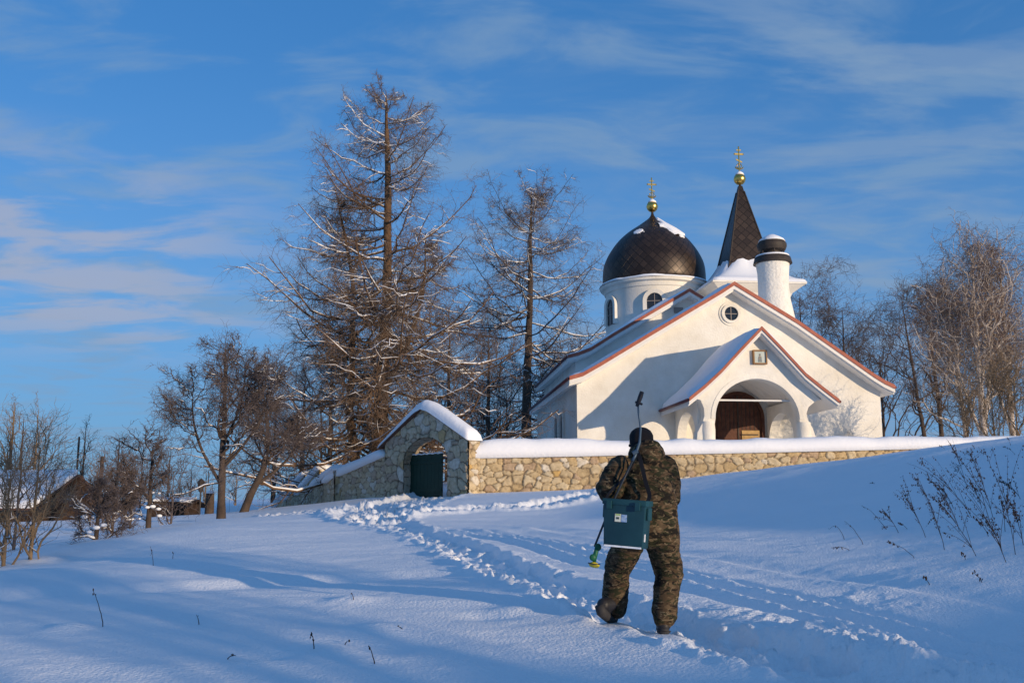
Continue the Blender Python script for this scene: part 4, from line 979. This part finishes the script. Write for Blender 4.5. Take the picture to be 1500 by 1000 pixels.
m = MB(); slab(m, (-1.2,-.2,zs-.22), (.75,-.2,zs-.30), (.75,1.2,zs+.03), (-1.2,1.2,zs+.08), .07); slab(m, (-1.2,2.6,zs-.3), (.75,2.6,zs-.3), (.75,1.2,zs+.03), (-1.2,1.2,zs+.08), .07)
rf = m.build('roof', BARNW, sd)
m = MB(); slab(m, (-1.1,.3,zs+.0), (.65,.3,zs-.02), (.65,1.2,zs+.11), (-1.1,1.2,zs+.16), .1); m.build('roof_snow', SNOW, rf, bevel=.03)
lpos = at(293, 42); lt = P(293,712,42)[2]
lp = thing('street_lamp', 'small dark lantern lamp on a thin post left of the spreading tree', 'street lamp', (lpos[0], lpos[1], lpos[2]))
hz = lt-lpos[2]
MB().tube([(0,0,-.3),(0,0,hz-.2)], .035, 8).build('post', IRON, lp)
MB().lathe([(.06,hz-.24),(.10,hz-.2),(.15,hz+.12),(.19,hz+.14),(.12,hz+.24),(.03,hz+.32)], (0,0,0), 8).build('lantern', IRON, lp)
ps = at(307, 44)
wp = thing('wooden_post', 'thick dark wooden post between the lamp and the spreading tree', 'post', ps)
MB().lathe([(.21,-.3),(.20,.5),(.18,P(307,722,44)[2]-ps[2])], (0,0,0), 10).build('timber', BARKD, wp); MB().lathe([(.2,P(307,722,44)[2]-ps[2]-.01),(.17,P(307,722,44)[2]-ps[2]+.08),(.02,P(307,722,44)[2]-ps[2]+.12)], (0,0,0), 10).build('snow_cap', SNOW, wp, smooth=True)
ps = at(145, 58); hp = P(145,668,58)[2]-ps[2]
up = thing('utility_pole', 'weathered wooden pole standing among the trees right of the barn', 'pole', ps)
MB().lathe([(.14,-.3),(.11,hp)], (0,0,0), 8).build('timber', BARKD, up); MB().box((-.25,-.04,hp-.35),(.25,.04,hp-.25)).build('crossarm', BARKD, up)

# ------------------------------------------------------------------ dry weeds
wcount = 0
def weed(px, py, tx, ty, lab, kind=0, leaf=1.0, grp='dry weeds on the shaded bank', name='dry_weed'):
    global wcount; wcount += 1; g = seed(200+wcount)
    x, y, z = hit(px, py); q_ = P(tx, ty, y*(.985+.03*g.random())); e = np.array(q_)-np.array([x, y, z]); L_ = np.linalg.norm(e)
    t = thing(name, lab, 'weed', (x, y, z), 0, grp)
    n = 12; s = np.linspace(0, 1, n)[:, None]; bend = np.array([.0, 0, .10*L_]) if kind != 2 else np.array([0, 0, .45*L_])
    p = e*s+bend*np.sin(s*math.pi); p = p+np.cumsum(g.normal(size=p.shape), 0)*.006*L_; p[0] = (0, 0, -.04)
    MBm = MB().tube(p, np.linspace(.0042, .0018, n), 4)
    m2 = MB()
    nb = int((10 if L_ > .5 else 2)*leaf); cut = min(1.0, L_/.6)
    if L_ > .4 and leaf >= .8:
        for k in range(5):
            i = int(1+5*g.random()); d_ = norm(e)+g.normal(size=3)*.28; ll = L_*(.35+.4*g.random()); qs = [p[i]+norm(d_)*ll*v_+np.array([0,0,.08*ll])*math.sin(v_*3.1) for v_ in (0,.25,.5,.75,1)]
            MBm.tube(qs, [.003,.0026,.0022,.0018,.0012], 4)
            for j in range(12): v_ = .4+.6*g.random(); m2.sphere(qs[0]+(qs[-1]-qs[0])*v_+g.normal(size=3)*.010, .003+.005*g.random(), (1,1,1.6), 6)
    for k in range(nb):
        i = int(2+(n-3)*g.random()); d_ = norm(e)*.7+g.normal(size=3)*.55; ll = L_*(.06+.15*g.random()); d_ = norm(d_)
        a = p[i]; MBm.tube([a, a+d_*ll*.5+np.array([0,0,.01]), a+d_*ll], [.0022,.0018,.0012], 3)
        for j in range(int(3+4*g.random())):
            c = a+d_*ll*(.3+.7*g.random())+g.normal(size=3)*.008; m2.sphere(c, .003+.005*g.random(), (1, 1, 1.5), 6)
    for k in range(int(26*leaf*cut)+1):
        f_ = .45+.55*g.random(); i = min(int(f_*(n-1)), n-2); c = p[i]+(p[i+1]-p[i])*g.random()+g.normal(size=3)*.008; m2.sphere(c, .003+.005*g.random(), (1,1,1.6), 6)
    MBm.add(m2.v, m2.f); MBm.build('stalk', WEED, t)
ox, oy, sc_ = 1180, 540, 2.941
Wd = [((600,780),(475,465),'tall knobbly weed stalk left of the dense weed patch'), ((740,805),(540,545),'long weed stalk leaning left across the middle of the weed patch'),
 ((868,832),(640,330),'longest weed stalk leaning left from the bottom of the weed patch'), ((810,640),(690,345),'bristly dark weed with a heavy head high on the bank'),
 ((905,800),(775,345),'upright weed stalk near the right end of the weed patch'), ((475,815),(350,748),'short stalk lying on the snow below the weed patch'),
 ((405,705),(318,610),'short dark weed with seed heads at the left of the weed patch'), ((350,690),(237,592),'thin bare stalk pointing up left beside the weed patch'),
 ((250,755),(170,655),'lone thin stalk right of the arching grass blade'), ((170,735),(102,692),'arching grass blade farthest left on the bank'),
 ((192,782),(112,772),'comb-like twig lying flat on the snow'), ((762,918),(722,878),'small leafy sprig below the weed patch'),
 ((535,930),(510,898),'tiny twig poking out lowest on the bank'), ((690,820),(668,795),'tiny sprig just under the weed patch'),
 ((520,725),(408,525),'slim weed with a knotted tip left of the tall stalk'), ((665,700),(515,470),'feathery weed spreading left in the upper weed patch'),
 ((720,640),(480,400),'long thin stem arching left at the top of the weed patch'), ((700,520),(625,320),'dark weed breaking the skyline of the bank'),
 ((930,560),(830,480),'dense drooping seed plume at the right edge'), ((940,760),(860,560),'weed stalk cut by the right edge of the picture'),
 ((790,720),(720,640),'bushy clump of short weeds in the middle of the patch'), ((850,790),(770,650),'forked weed right of the bushy clump'),
 ((905,370),(850,335),'small twig on the snow crest at the far right'), ((885,330),(865,295),'dark tuft on the snow crest beside the brown bushes'),
 ((600,345),(575,330),'tiny seed heads on the snow edge below the wall end'), ((440,690),(400,665),'dark curled leaf clump left in the weed patch'),
 ((640,600),(560,500),'short feathery weed behind the tall stalk'), ((760,600),(700,470),'dark side stalk under the heavy-headed weed'),
 ((300,495),(275,500),'single short twig lying on the snow above the weeds'), ((860,700),(845,560),'straight stalk among the weeds at the right')]
for i, (a, b_, lab) in enumerate(Wd):
    weed(ox+a[0]/sc_, oy+a[1]/sc_, ox+b_[0]/sc_, oy+b_[1]/sc_, lab, kind=2 if i == 9 else 0, leaf=(1.0 if i not in (7,8,9) else .2)*(1.8 if i in (3,15,18,20) else 1))
grpL = 'twigs in the left foreground snow'
for px, py, tx, ty, lab, lf_ in ((151,918,136,864,'single straight twig standing in a small snow mound',.25), (225,828,220,800,'tiny sprig left of the sunlit drift on the slope',.4), (460,950,456,928,'small dark sprig with buds in the foreground snow',.8),
        (549,972,541,945,'thin grass blade right of the budded sprig',.3), (505,944,509,938,'tiny dark bud tip between the sprig and the grass blade',.3), (590,922,580,918,'small twig in front of a low snow hump',.3),
        (518,878,515,868,'tiny stem beside the oval snow hump',.3), (292,914,288,900,'faint thin grass stem on the left slope',.2), (333,965,345,960,'small twig lying on the lower left snow',.3), (253,818,254,810,'tiny stalk right of the sprig on the slope',.3)):
    weed(px, py, tx, ty, lab, 0, lf_, grpL, 'dry_twig')

# ------------------------------------------------------------------ the walker
PX, PY = 1.11, 8.6
pz = .585
def skin_mesh(chains, vox=.014, smooth_it=4):
    # chains: list of lists of (x,y,z,r[,sx,sy]); union of swept spheres -> voxel remesh -> one continuous surface
    m = MB()
    for chn in chains:
        for (a, b_) in zip(chn[:-1], chn[1:]) if len(chn) > 1 else [(chn[0], chn[0])]:
            L_ = math.dist(a[:3], b_[:3]); n = max(2, int(L_/.022))
            for i in range(n+1):
                t = i/n; c = [a[j]+(b_[j]-a[j])*t for j in range(3)]; r = a[3]+(b_[3]-a[3])*t
                sa = a[4] if len(a) > 4 else (1,1,1); sb = b_[4] if len(b_) > 4 else (1,1,1)
                m.sphere(c, r, tuple(sa[j]+(sb[j]-sa[j])*t for j in range(3)), 14)
    me = bpy.data.meshes.new('tmp'); me.from_pydata(m.v, [], m.f); o = bpy.data.objects.new('tmp', me); C.objects.link(o)
    md = o.modifiers.new('r', 'REMESH'); md.mode = 'VOXEL'; md.voxel_size = vox; md.use_smooth_shade = True
    ms = o.modifiers.new('s', 'SMOOTH'); ms.iterations = smooth_it; ms.factor = .6
    dg = bpy.context.evaluated_depsgraph_get(); r_ = bpy.data.meshes.new_from_object(o.evaluated_get(dg)); bpy.data.objects.remove(o)
    return r_
def fold(me, fn):
    n = len(me.vertices); co_ = np.empty(n*3, np.float32); me.vertices.foreach_get('co', co_); co_ = co_.reshape(-1, 3).astype(float)
    nr_ = np.empty(n*3, np.float32); me.vertices.foreach_get('normal', nr_); nr_ = nr_.reshape(-1, 3)
    co_ = co_+nr_*fn(co_)[:, None]; me.vertices.foreach_set('co', co_.astype(np.float32).ravel()); me.update()
def wear(name, chains, m, parent, vox=.012, it=3, fn=None):
    me = skin_mesh(chains, vox, it); me.name = name
    if fn: fold(me, fn)
    me.materials.clear(); me.materials.append(m)
    for p in me.polygons: p.use_smooth = True
    return link(name, me, parent)
def wr(amp, fx=7, fz=22, s=3, tilt=0.):
    def f_(c):
        a = fbm(c[:, 0]*fx+c[:, 1]*fx*.8, c[:, 2]*fz+c[:, 0]*tilt, 4, s); b_ = fbm(c[:, 0]*4+3, c[:, 2]*7+c[:, 1]*4, 2, s+4)
        return amp*(1-2*np.abs(a))*.8+amp*1.1*b_
    return f_
pe = thing('person', 'person in camouflage jacket, trousers and dark knit cap walking uphill carrying a box', 'person', (PX, PY, pz))
SKIN = mat('skin', (.42,.24,.17), .6); KNIT = mat('dark_knit', (.012,.011,.014), .95, bump=.006, bscale=160)
RUB = mat('boot_rubber', (.018,.018,.022), .5, bump=.003, bscale=60); SOLE = mat('boot_sole', (.03,.03,.034), .7)
GLOVE = mat('dark_glove', (.02,.018,.02), .9)
lf, rf_ = (-.23, .38, .095), (.12, -.08, 0.)       # left and right foot positions, x, y, z above pz
hipL, hipR = (-.07, .0, .87), (.16, .0, .87)
kneL, kneR = (-.185, .24, .50), (.225, .16, .49)
ankL, ankR = (-.215, .33, .17), (.155, -.06, .10)
shL, shR = (-.17, -.01, 1.36), (.235, .0, 1.37)
elL, elR = (-.285, -.10, 1.17), (.255, .12, 1.10)
haL, haR = (-.10, .20, 1.30), (.16, .30, 1.12)
neck, head = (.03, .06, 1.45), (.018, .11, 1.570)
def fingers(h, fwd, side, up, s=1):
    out_ = []; fwd, side, up = map(np.array, (fwd, side, up)); h = np.array(h)
    for k, (o_, l) in enumerate(((-.030,.068),(-.010,.078),(.010,.074),(.029,.060))):
        a = h+fwd*.045+side*o_; b_ = a+fwd*l*.45-up*.012; c = b_+fwd*l*.22-up*.028; e = c-fwd*l*.15-up*.022
        out_.append([(*a,.0095),(*b_,.009),(*c,.0085),(*e,.0078)])
    a = h-side*.035+fwd*.005; b_ = a-side*.022+fwd*.028-up*.012; c = b_+fwd*.026-up*.018; out_.append([(*a,.012),(*b_,.0105),(*c,.009)])
    out_.append([(*(h-fwd*.045),.026,(1,1,.8)),(*(h+fwd*.02),.034,(1.1,1.1,.62)),(*(h+fwd*.045-side*.012),.026,(1.2,1,.6)),]); return out_
body = [[(*hipL,.09),(*kneL,.06),(*ankL,.042)], [(*hipR,.09),(*kneR,.06),(*ankR,.042)],
        [(*ankL[:2],.10+.0,.04),(ankL[0],ankL[1]+.12,.10,.035)] , [(*ankR[:2],.06,.038),(ankR[0],ankR[1]+.13,.035,.032)],
        [(.045,.0,.90,.14,(1.15,.8,1)),(.035,.0,1.1,.13,(1.15,.75,1)),(.03,.01,1.3,.14,(1.2,.7,1)),(.03,.03,1.41,.09,(1.2,.8,1)),(*neck,.058),(.022,.09,1.50,.056)],
        [(*shL,.06),(*elL,.046),(*haL,.03)], [(*shR,.06),(*elR,.046),(*haR,.03)],
        [(*head,.082,(.92,1.08,1.18))], [(.018,.175,1.515,.04,(1,1,1.2)),(.018,.185,1.505,.035)],
        [(.018,.207,1.56,.013),(.018,.220,1.54,.014)], [(-.062,.11,1.555,.016,(.5,1,1.5)),(-.066,.11,1.555,.014,(.5,1,1.5))], [(.098,.11,1.555,.016,(.5,1,1.5)),(.102,.11,1.555,.014,(.5,1,1.5))]]
body += fingers(haL, (.5,.62,.6), (.75,-.1,-.6), (.3,-.8,.5)); body += fingers(haR, (-.45,.88,0), (.2,.1,.95), (.88,.45,0))
wear('body', body, SKIN, pe, vox=.0075, it=2)
MB().sphere((-.012,.197,1.577), .011, n=10).sphere((.048,.197,1.577), .011, n=10).build('eyes', mat('eye', (.7,.7,.68), .3), pe, smooth=True)
MB().tube([(-.006,.199,1.52),(.018,.205,1.517),(.042,.199,1.52)], .006, 6).build('mouth', mat('lips', (.35,.14,.11), .6), pe, smooth=True)
# trousers
wear('trousers', [[(-.06,-.01,.90,.15),(-.09,.01,.80,.14),(-.135,.10,.66,.125),(kneL[0],kneL[1]+.02,kneL[2],.114),(-.205,.24,.42,.108),(-.21,.29,.30,.108),(-.215,.33,.20,.104),(-.215,.33,.17,.098)],
                  [(.15,-.01,.90,.15),(.165,.02,.78,.148),(.195,.11,.62,.130),(.232,.15,kneR[2],.124),(.212,.09,.41,.108),(.185,.01,.30,.106),(.165,-.04,.18,.102),(.158,-.06,.13,.095)]],
     CAMO, pe, vox=.011, it=3, fn=wr(.013, 5, 13, 5, 4))
# jacket with sleeves, hood and hem
jk = wear('jacket', [[(.060,-.005,.81,.225,(1.03,.70,.45)),(.060,-.01,.9,.228,(1.05,.72,1)),(.055,-.01,1.05,.226,(1.06,.75,1)),(.05,-.01,1.2,.226,(1.08,.76,1)),(.045,.0,1.30,.205,(1.08,.76,.9)),(.04,.015,1.38,.155,(1.12,.8,.9)),(.035,.04,1.47,.10)],
             [(*shL,.105),(-.235,-.05,1.28,.105),(elL[0],elL[1],elL[2],.108),(-.265,-.04,1.16,.098),(-.19,.10,1.24,.080),(-.125,.17,1.29,.062)],
             [(.215,0,1.36,.105),(.245,.04,1.24,.095),(.255,.12,1.10,.088),(.22,.2,1.10,.078),(.18,.26,1.12,.062)],
             [(.0,-.06,1.46,.085,(1.15,.8,.8)),(.07,-.09,1.45,.10,(1.1,.8,.9)),(.12,-.06,1.47,.085,(1,.8,.9))],
             [(.03,-.03,1.50,.10,(1.1,.9,.8)),(.06,-.05,1.53,.085,(1.2,.8,.8))],[(-.01,.03,1.485,.088,(1.15,1,.75)),(.03,.06,1.48,.09,(1.2,1,.75))],
             [(-.02,-.10,1.0,.14,(1.1,.75,1)),(.10,-.10,1.2,.13,(1.2,.7,1.2))]],
     CAMO, pe, vox=.011, it=3, fn=wr(.014, 6, 8, 9, 9))
# seams: hem band and hanging pleats at the back
MB().tube([(.055+.222*math.cos(t), -.005+.16*math.sin(t), .715+.008*math.sin(5*t)) for t in np.linspace(0, 2*math.pi, 30)], .012, 8).build('jacket_hem', CAMO, pe, smooth=True)
# knit cap
cp_ = wear('knit_cap', [[(.018,.10,1.622,.104,(1.04,1.06,.90)),(.018,.095,1.58,.105,(1.04,1.05,.8))]], KNIT, pe, vox=.010, it=2)
MB().tube([(.018+.099*math.cos(t), .097+.101*math.sin(t), 1.552+.012*math.sin(t)) for t in np.linspace(0, 2*math.pi, 26)], .015, 8).build('cap_cuff', KNIT, pe, smooth=True)
# boots
for nm, a, p, z in (('L', lf, -38, 0), ('R', rf_, -6, 0)):
    if nm == 'L':   # heel lifted behind, toe planted
        chs = [[(-.215,.31,.23,.068),(-.265,.24,.205,.066),(-.325,.18,.200,.060),(-.285,.28,.145,.056),(-.23,.37,.105,.048,(1.1,1,.9)),(-.205,.45,.10,.040,(1.15,1,.85))]]
        sole = [(-.368,.14,.20),(-.345,.15,.145),(-.285,.27,.088),(-.232,.37,.062),(-.205,.46,.066)]
    else:
        chs = [[(.155,-.055,.16,.068),(.150,-.07,.09,.066),(.145,-.09,.055,.055),(.150,0,.045,.052,(1.1,1,.85)),(.158,.08,.04,.046,(1.2,1,.8)),(.16,.13,.035,.036,(1.2,1,.8))]]
        sole = [(.142,-.14,.018),(.146,-.06,.012),(.15,.02,.010),(.157,.10,.012),(.16,.17,.016)]
    bt = wear('boot', chs, RUB, pe, vox=.009, it=2)
    MB().tube([(x, y, z) for x, y, z in sole], [.042,.048,.042,.050,.034], 10).build('sole', SOLE, bt, smooth=True)
MB().lathe([(.055,0),(.058,.014),(.03,.018)], (0,0,0), 20).build('heel_tread', SOLE, bt)  # placed below
ht = [o for o in bt.children if o.name.startswith('heel_tread')][0]; ht.location = (.142,-.105,.004)

# tackle box
TEAL = mat('teal_plastic', (.005,.036,.052), .45, var=(.009,.050,.068), scale=6, spec=.5); TEALD = mat('teal_lid', (.006,.048,.062), .45, var=(.012,.06,.075), scale=9, spec=.5)
tb = thing('tackle_box', 'dark teal plastic fishing box hanging from a strap behind the person', 'box', (PX-.185, PY-.335, pz+.70), R(-24))
tb.rotation_euler = (R(0), R(4), R(-24))
m = MB(); w0, w1, dd0, dd1, hh = .165, .178, .085, .098, .36
m.add([(-w0,-dd0,0),(w0,-dd0,0),(w0,dd0,0),(-w0,dd0,0),(-w1,-dd1,hh),(w1,-dd1,hh),(w1,dd1,hh),(-w1,dd1,hh)], [(0,1,2,3),(4,5,6,7),(0,1,5,4),(1,2,6,5),(2,3,7,6),(3,0,4,7)])
m.build('box_body', TEAL, tb, bevel=.014, smooth='auto')
m = MB().box((-w1-.008,-dd1-.008,hh-.022),(w1+.008,dd1+.008,hh+.026)); m.build('lid', TEALD, tb, bevel=.010, smooth='auto')
for x in (-.12, .12): MB().box((x-.022,-dd1-.03,hh-.055),(x+.022,-dd1-.0145,hh+.012)).build('latch', TEALD, tb, bevel=.004)
for x in (-w1-.008, w1+.008): MB().box((x-.008,-.05,hh-.13),(x+.008,.05,hh-.031)).build('side_rib', TEALD, tb, bevel=.003)
MB().box((-w0+.01,-dd0-.006,.002),(w0-.01,-dd0+.004,.016)).build('snow_rim', SNOW, tb)
MB().box((w0-.004,-.06,.06),(w0+.010,-.045,.12)).build('snow_fleck', SNOW, tb)
MB().box((-.072,-dd1-.001,hh-.155),(-.022,-dd1+.008,hh-.092)).build('pale_sticker', mat('pale_sticker', (.6,.62,.45), .5, var=(.75,.75,.7), scale=40), tb)
MB().box((-.018,-dd1-.001,hh-.155),(.028,-dd1+.008,hh-.095)).build('blue_sticker', mat('blue_sticker', (.06,.2,.5), .5, var=(.5,.6,.7), scale=50), tb)
m = MB().box((-.066,-dd1-.0025,hh-.104),(-.028,-dd1-.0012,hh-.095), 0); m.box((-.060,-dd1-.0025,hh-.135),(-.036,-dd1-.0012,hh-.118), 1)
m.build('sticker_print', [mat('lime_print', (.35,.5,.08), .5), mat('dark_print', (.05,.07,.08), .5)], tb)
# strap: from the box up over the shoulder
def loc2(p): return tuple(np.array(p)+np.array([PX, PY, pz])-np.array([PX-.185, PY-.335, pz+.70]))
inv = Matrix.LocRotScale(tb.location, tb.rotation_euler, None).inverted()
def W2T(p): return tuple(inv @ Vector((PX+p[0], PY+p[1], pz+p[2])))
STRAP = mat('strap_webbing', (.008,.010,.016), .9)
def band(pts, wd, th=.004):
    pts = rp3(pts, 40); T = norm(np.gradient(pts, axis=0)); s_ = norm(np.cross(T, np.array([0, -1, .15]))); m = MB(); v = []
    up_ = norm(np.cross(s_, T))
    for p, a, u in zip(pts, s_, up_): v += [p-a*wd/2-u*th/2, p+a*wd/2-u*th/2, p+a*wd/2+u*th/2, p-a*wd/2+u*th/2]
    n = len(pts); return m.add(v, [(i*4+j, i*4+(j+1) % 4, (i+1)*4+(j+1) % 4, (i+1)*4+j) for i in range(n-1) for j in range(4)]+[(0,1,2,3), (4*n-1,4*n-2,4*n-3,4*n-4)])
p1 = smooth_poly([(-.34,-.30,1.07),(-.31,-.25,1.13),(-.24,-.21,1.20),(-.16,-.20,1.28),(-.09,-.195,1.40),(-.055,-.15,1.48),(-.06,-.06,1.53)], 6)
bb = band([W2T(p) for p in p1], .022); bb.build('strap', STRAP, tb)
p2 = smooth_poly([(-.0,-.31,1.06),(.03,-.255,1.12),(.005,-.235,1.22),(-.02,-.225,1.34),(-.04,-.19,1.44),(-.055,-.13,1.50),(-.06,-.05,1.53)], 6)
band([W2T(p) for p in p2], .034).build('strap', STRAP, tb)

# ice auger carried behind the back
AUG = mat('auger_steel', (.06,.10,.15), .45, metal=.3); AUGD = mat('auger_dark', (.02,.03,.045), .5); GRIP = mat('grip_rubber', (.012,.014,.022), .6)
ag = thing('ice_auger', 'hand ice auger with black grip sticking up behind the cap of the person', 'ice auger', (PX, PY, pz))
def Q(px, py, dy): q_ = P(px, py, PY+dy); return (q_[0]-PX, q_[1]-PY, q_[2]-pz)
A0 = Q(871,800,-.20)
MB().tube([A0, Q(890,752,-.235), Q(912,705,-.245), Q(928.5,671,-.222)], [.009,.009,.009,.009], 10).build('lower_shaft', AUGD, ag, smooth=True)
m = MB().tube([Q(926.5,675,-.226), Q(930,668,-.22), Q(937,648,-.17), Q(938.5,628,-.15), Q(935.5,606,-.14), Q(934.5,592,-.14)], [.0125,.0125,.0115,.0095,.0085,.0085], 10)
m.build('shaft', AUG, ag, smooth=True)
MB().tube([Q(933,595,-.14), Q(935.5,588,-.14), Q(938,581,-.14), Q(940.5,573.5,-.14)], [.014,.019,.021,.018], 12).build('handle', GRIP, ag, smooth=True)
MB().tube([Q(930.5,588.5,-.14), Q(941,592,-.14)], .010, 8).build('crank_knob', GRIP, ag, smooth=True)
MB().tube([Q(927,664,-.245), Q(934,660,-.245)], .018, 8).build('clamp', AUG, ag)
GRN = mat('auger_green', (.01,.10,.05), .5); YEL = mat('auger_yellow', (.55,.45,.03), .5)
MB().sphere(Q(876,801,-.22), .028, (1,.7,1.1), 14).build('hub', GRN, ag, smooth=True)
c_ = Q(870,812,-.22)
MB().tube([Q(875,800,-.22), Q(872,812,-.22), Q(870.5,823,-.22)], [.018,.020,.014], 10).build('neck', GRN, ag, smooth=True)
MB().sphere(Q(868.5,816,-.23), .030, (.95,.5,.95), 14).build('blade_cover', GRN, ag, smooth=True)
c_ = Q(870.5,827,-.22)
mb = MB().lathe([(.012,.016),(.035,.012),(.046,.0),(.040,-.010),(.0001,-.018)], (0,0,0), 20)
rt = Matrix.Translation(Vector(c_)) @ Matrix.Rotation(R(12), 4, 'Y') @ Matrix.Rotation(R(-22), 4, 'X'); mb.v = [tuple(rt @ Vector(v_)) for v_ in mb.v]
mb.build('blade_guard', YEL, ag, smooth='auto')
MB().tube([Q(861.5,824,-.24), Q(870,826,-.27), Q(879,826,-.24)], .005, 6).build('guard_strap', GRIP, ag)

# ------------------------------------------------------------------ light, sky
SUNV = Vector((4.42, -4.37, .72)).normalized()
el_ = math.asin(SUNV.z); az = math.atan2(SUNV.x, SUNV.y)
sl = bpy.data.lights.new('sun', 'SUN'); sl.energy = 3.9; sl.angle = R(.6); sl.color = (1, .78, .53)
so = bpy.data.objects.new('sun', sl); C.objects.link(so); so.rotation_euler = SUNV.to_track_quat('Z', 'Y').to_euler()
w = bpy.data.worlds.new('World'); bpy.context.scene.world = w; w.use_nodes = True; nt = w.node_tree; N = nt.nodes; L = nt.links
bg = N['Background']; sky = N.new('ShaderNodeTexSky'); sky.sky_type = 'NISHITA'; sky.sun_disc = False
sky.sun_elevation = el_; sky.sun_rotation = az; sky.air_density = 1.0; sky.dust_density = .3; sky.ozone_density = 3.0
SKYS = .15
bg.inputs['Strength'].default_value = SKYS
def mixc(a, b_, fac, mode='MIX', f=None):
    x = N.new('ShaderNodeMix'); x.data_type = 'RGBA'; x.blend_type = mode
    if isinstance(fac, float): x.inputs[0].default_value = fac
    else: L.new(fac, x.inputs[0])
    for s_, i in ((a, 6), (b_, 7)):
        if isinstance(s_, tuple): x.inputs[i].default_value = (*s_, 1)
        else: L.new(s_, x.inputs[i])
    return x.outputs[2]
def math_(op, a, b_=None, c=None):
    x = N.new('ShaderNodeMath'); x.operation = op
    for i, s_ in enumerate((a, b_, c)):
        if s_ is None: continue
        if isinstance(s_, (int, float)): x.inputs[i].default_value = s_
        else: L.new(s_, x.inputs[i])
    return x.outputs[0]
tc = N.new('ShaderNodeTexCoord'); sx = N.new('ShaderNodeSeparateXYZ'); L.new(tc.outputs['Generated'], sx.inputs[0])
zc = math_('ADD', math_('MAXIMUM', sx.outputs['Z'], 0.0), .12)
cb_ = N.new('ShaderNodeCombineXYZ'); L.new(math_('DIVIDE', sx.outputs['X'], zc), cb_.inputs[0]); L.new(math_('DIVIDE', sx.outputs['Y'], zc), cb_.inputs[1])
def cloudnoise(scale, rot, strx, lo, hi, det=8, dist=.3):
    mp = N.new('ShaderNodeMapping'); mp.inputs['Rotation'].default_value = (0, 0, R(rot)); mp.inputs['Scale'].default_value = (scale*strx, scale, 1); L.new(cb_.outputs[0], mp.inputs['Vector'])
    n = N.new('ShaderNodeTexNoise'); n.inputs['Scale'].default_value = 1; n.inputs['Detail'].default_value = det; n.inputs['Roughness'].default_value = .55; n.inputs['Distortion'].default_value = dist; L.new(mp.outputs[0], n.inputs['Vector'])
    mr = N.new('ShaderNodeMapRange'); mr.interpolation_type = 'SMOOTHSTEP'; mr.inputs['From Min'].default_value = lo; mr.inputs['From Max'].default_value = hi; L.new(n.outputs['Fac'], mr.inputs['Value'])
    return mr.outputs[0]
def rng_(v, lo, hi):
    mr = N.new('ShaderNodeMapRange'); mr.interpolation_type = 'SMOOTHSTEP'; mr.inputs['From Min'].default_value = lo; mr.inputs['From Max'].default_value = hi; L.new(v, mr.inputs['Value']); return mr.outputs[0]
SKYTINT = (.56, 1.12, 1.56)
base = mixc(sky.outputs[0], SKYTINT, 1.0, 'MULTIPLY')
flatb = mixc((.95, 1.95, 3.75), (.34, 1.28, 3.15), rng_(sx.outputs['Z'], .05, .5))
base = mixc(flatb, base, .45)
base = mixc((.95, 1.95, 3.75), base, math_('ADD', .30, math_('MULTIPLY', rng_(sx.outputs['Z'], -.05, .42), .70)))
wisp = cloudnoise(4.2, -24, .62, .44, .68, 10, .5)
col = mixc(base, (1.35, 2.15, 3.25), math_('MULTIPLY', wisp, .62))
wisp2 = cloudnoise(4.5, -30, .4, .44, .66, 7, .6)
col = mixc(col, (1.5, 2.2, 3.25), math_('MULTIPLY', math_('MULTIPLY', wisp2, rng_(math_('DIVIDE', sx.outputs['X'], math_('MAXIMUM', sx.outputs['Y'], .2)), -.1, .3)), .50))
# a bank of small cumulus low on the left
low = math_('MULTIPLY', rng_(sx.outputs['Z'], .12, .18), math_('SUBTRACT', 1.0, rng_(sx.outputs['Z'], .25, .36)))
lft = math_('SUBTRACT', 1.0, rng_(math_('DIVIDE', sx.outputs['X'], math_('MAXIMUM', sx.outputs['Y'], .2)), -.42, -.14))
cum = cloudnoise(5.0, 10, .55, .40, .60, 11, .35)
col = mixc(col, (2.3, 2.6, 3.45), math_('MULTIPLY', math_('MULTIPLY', cum, math_('MULTIPLY', low, lft)), .8))
L.new(col, bg.inputs['Color'])
sc = bpy.context.scene
sc.view_settings.view_transform = 'Standard'; sc.view_settings.look = 'None'; sc.view_settings.gamma = 1; sc.view_settings.exposure = .10
sc.cycles.max_bounces = 6; sc.cycles.use_denoising = True
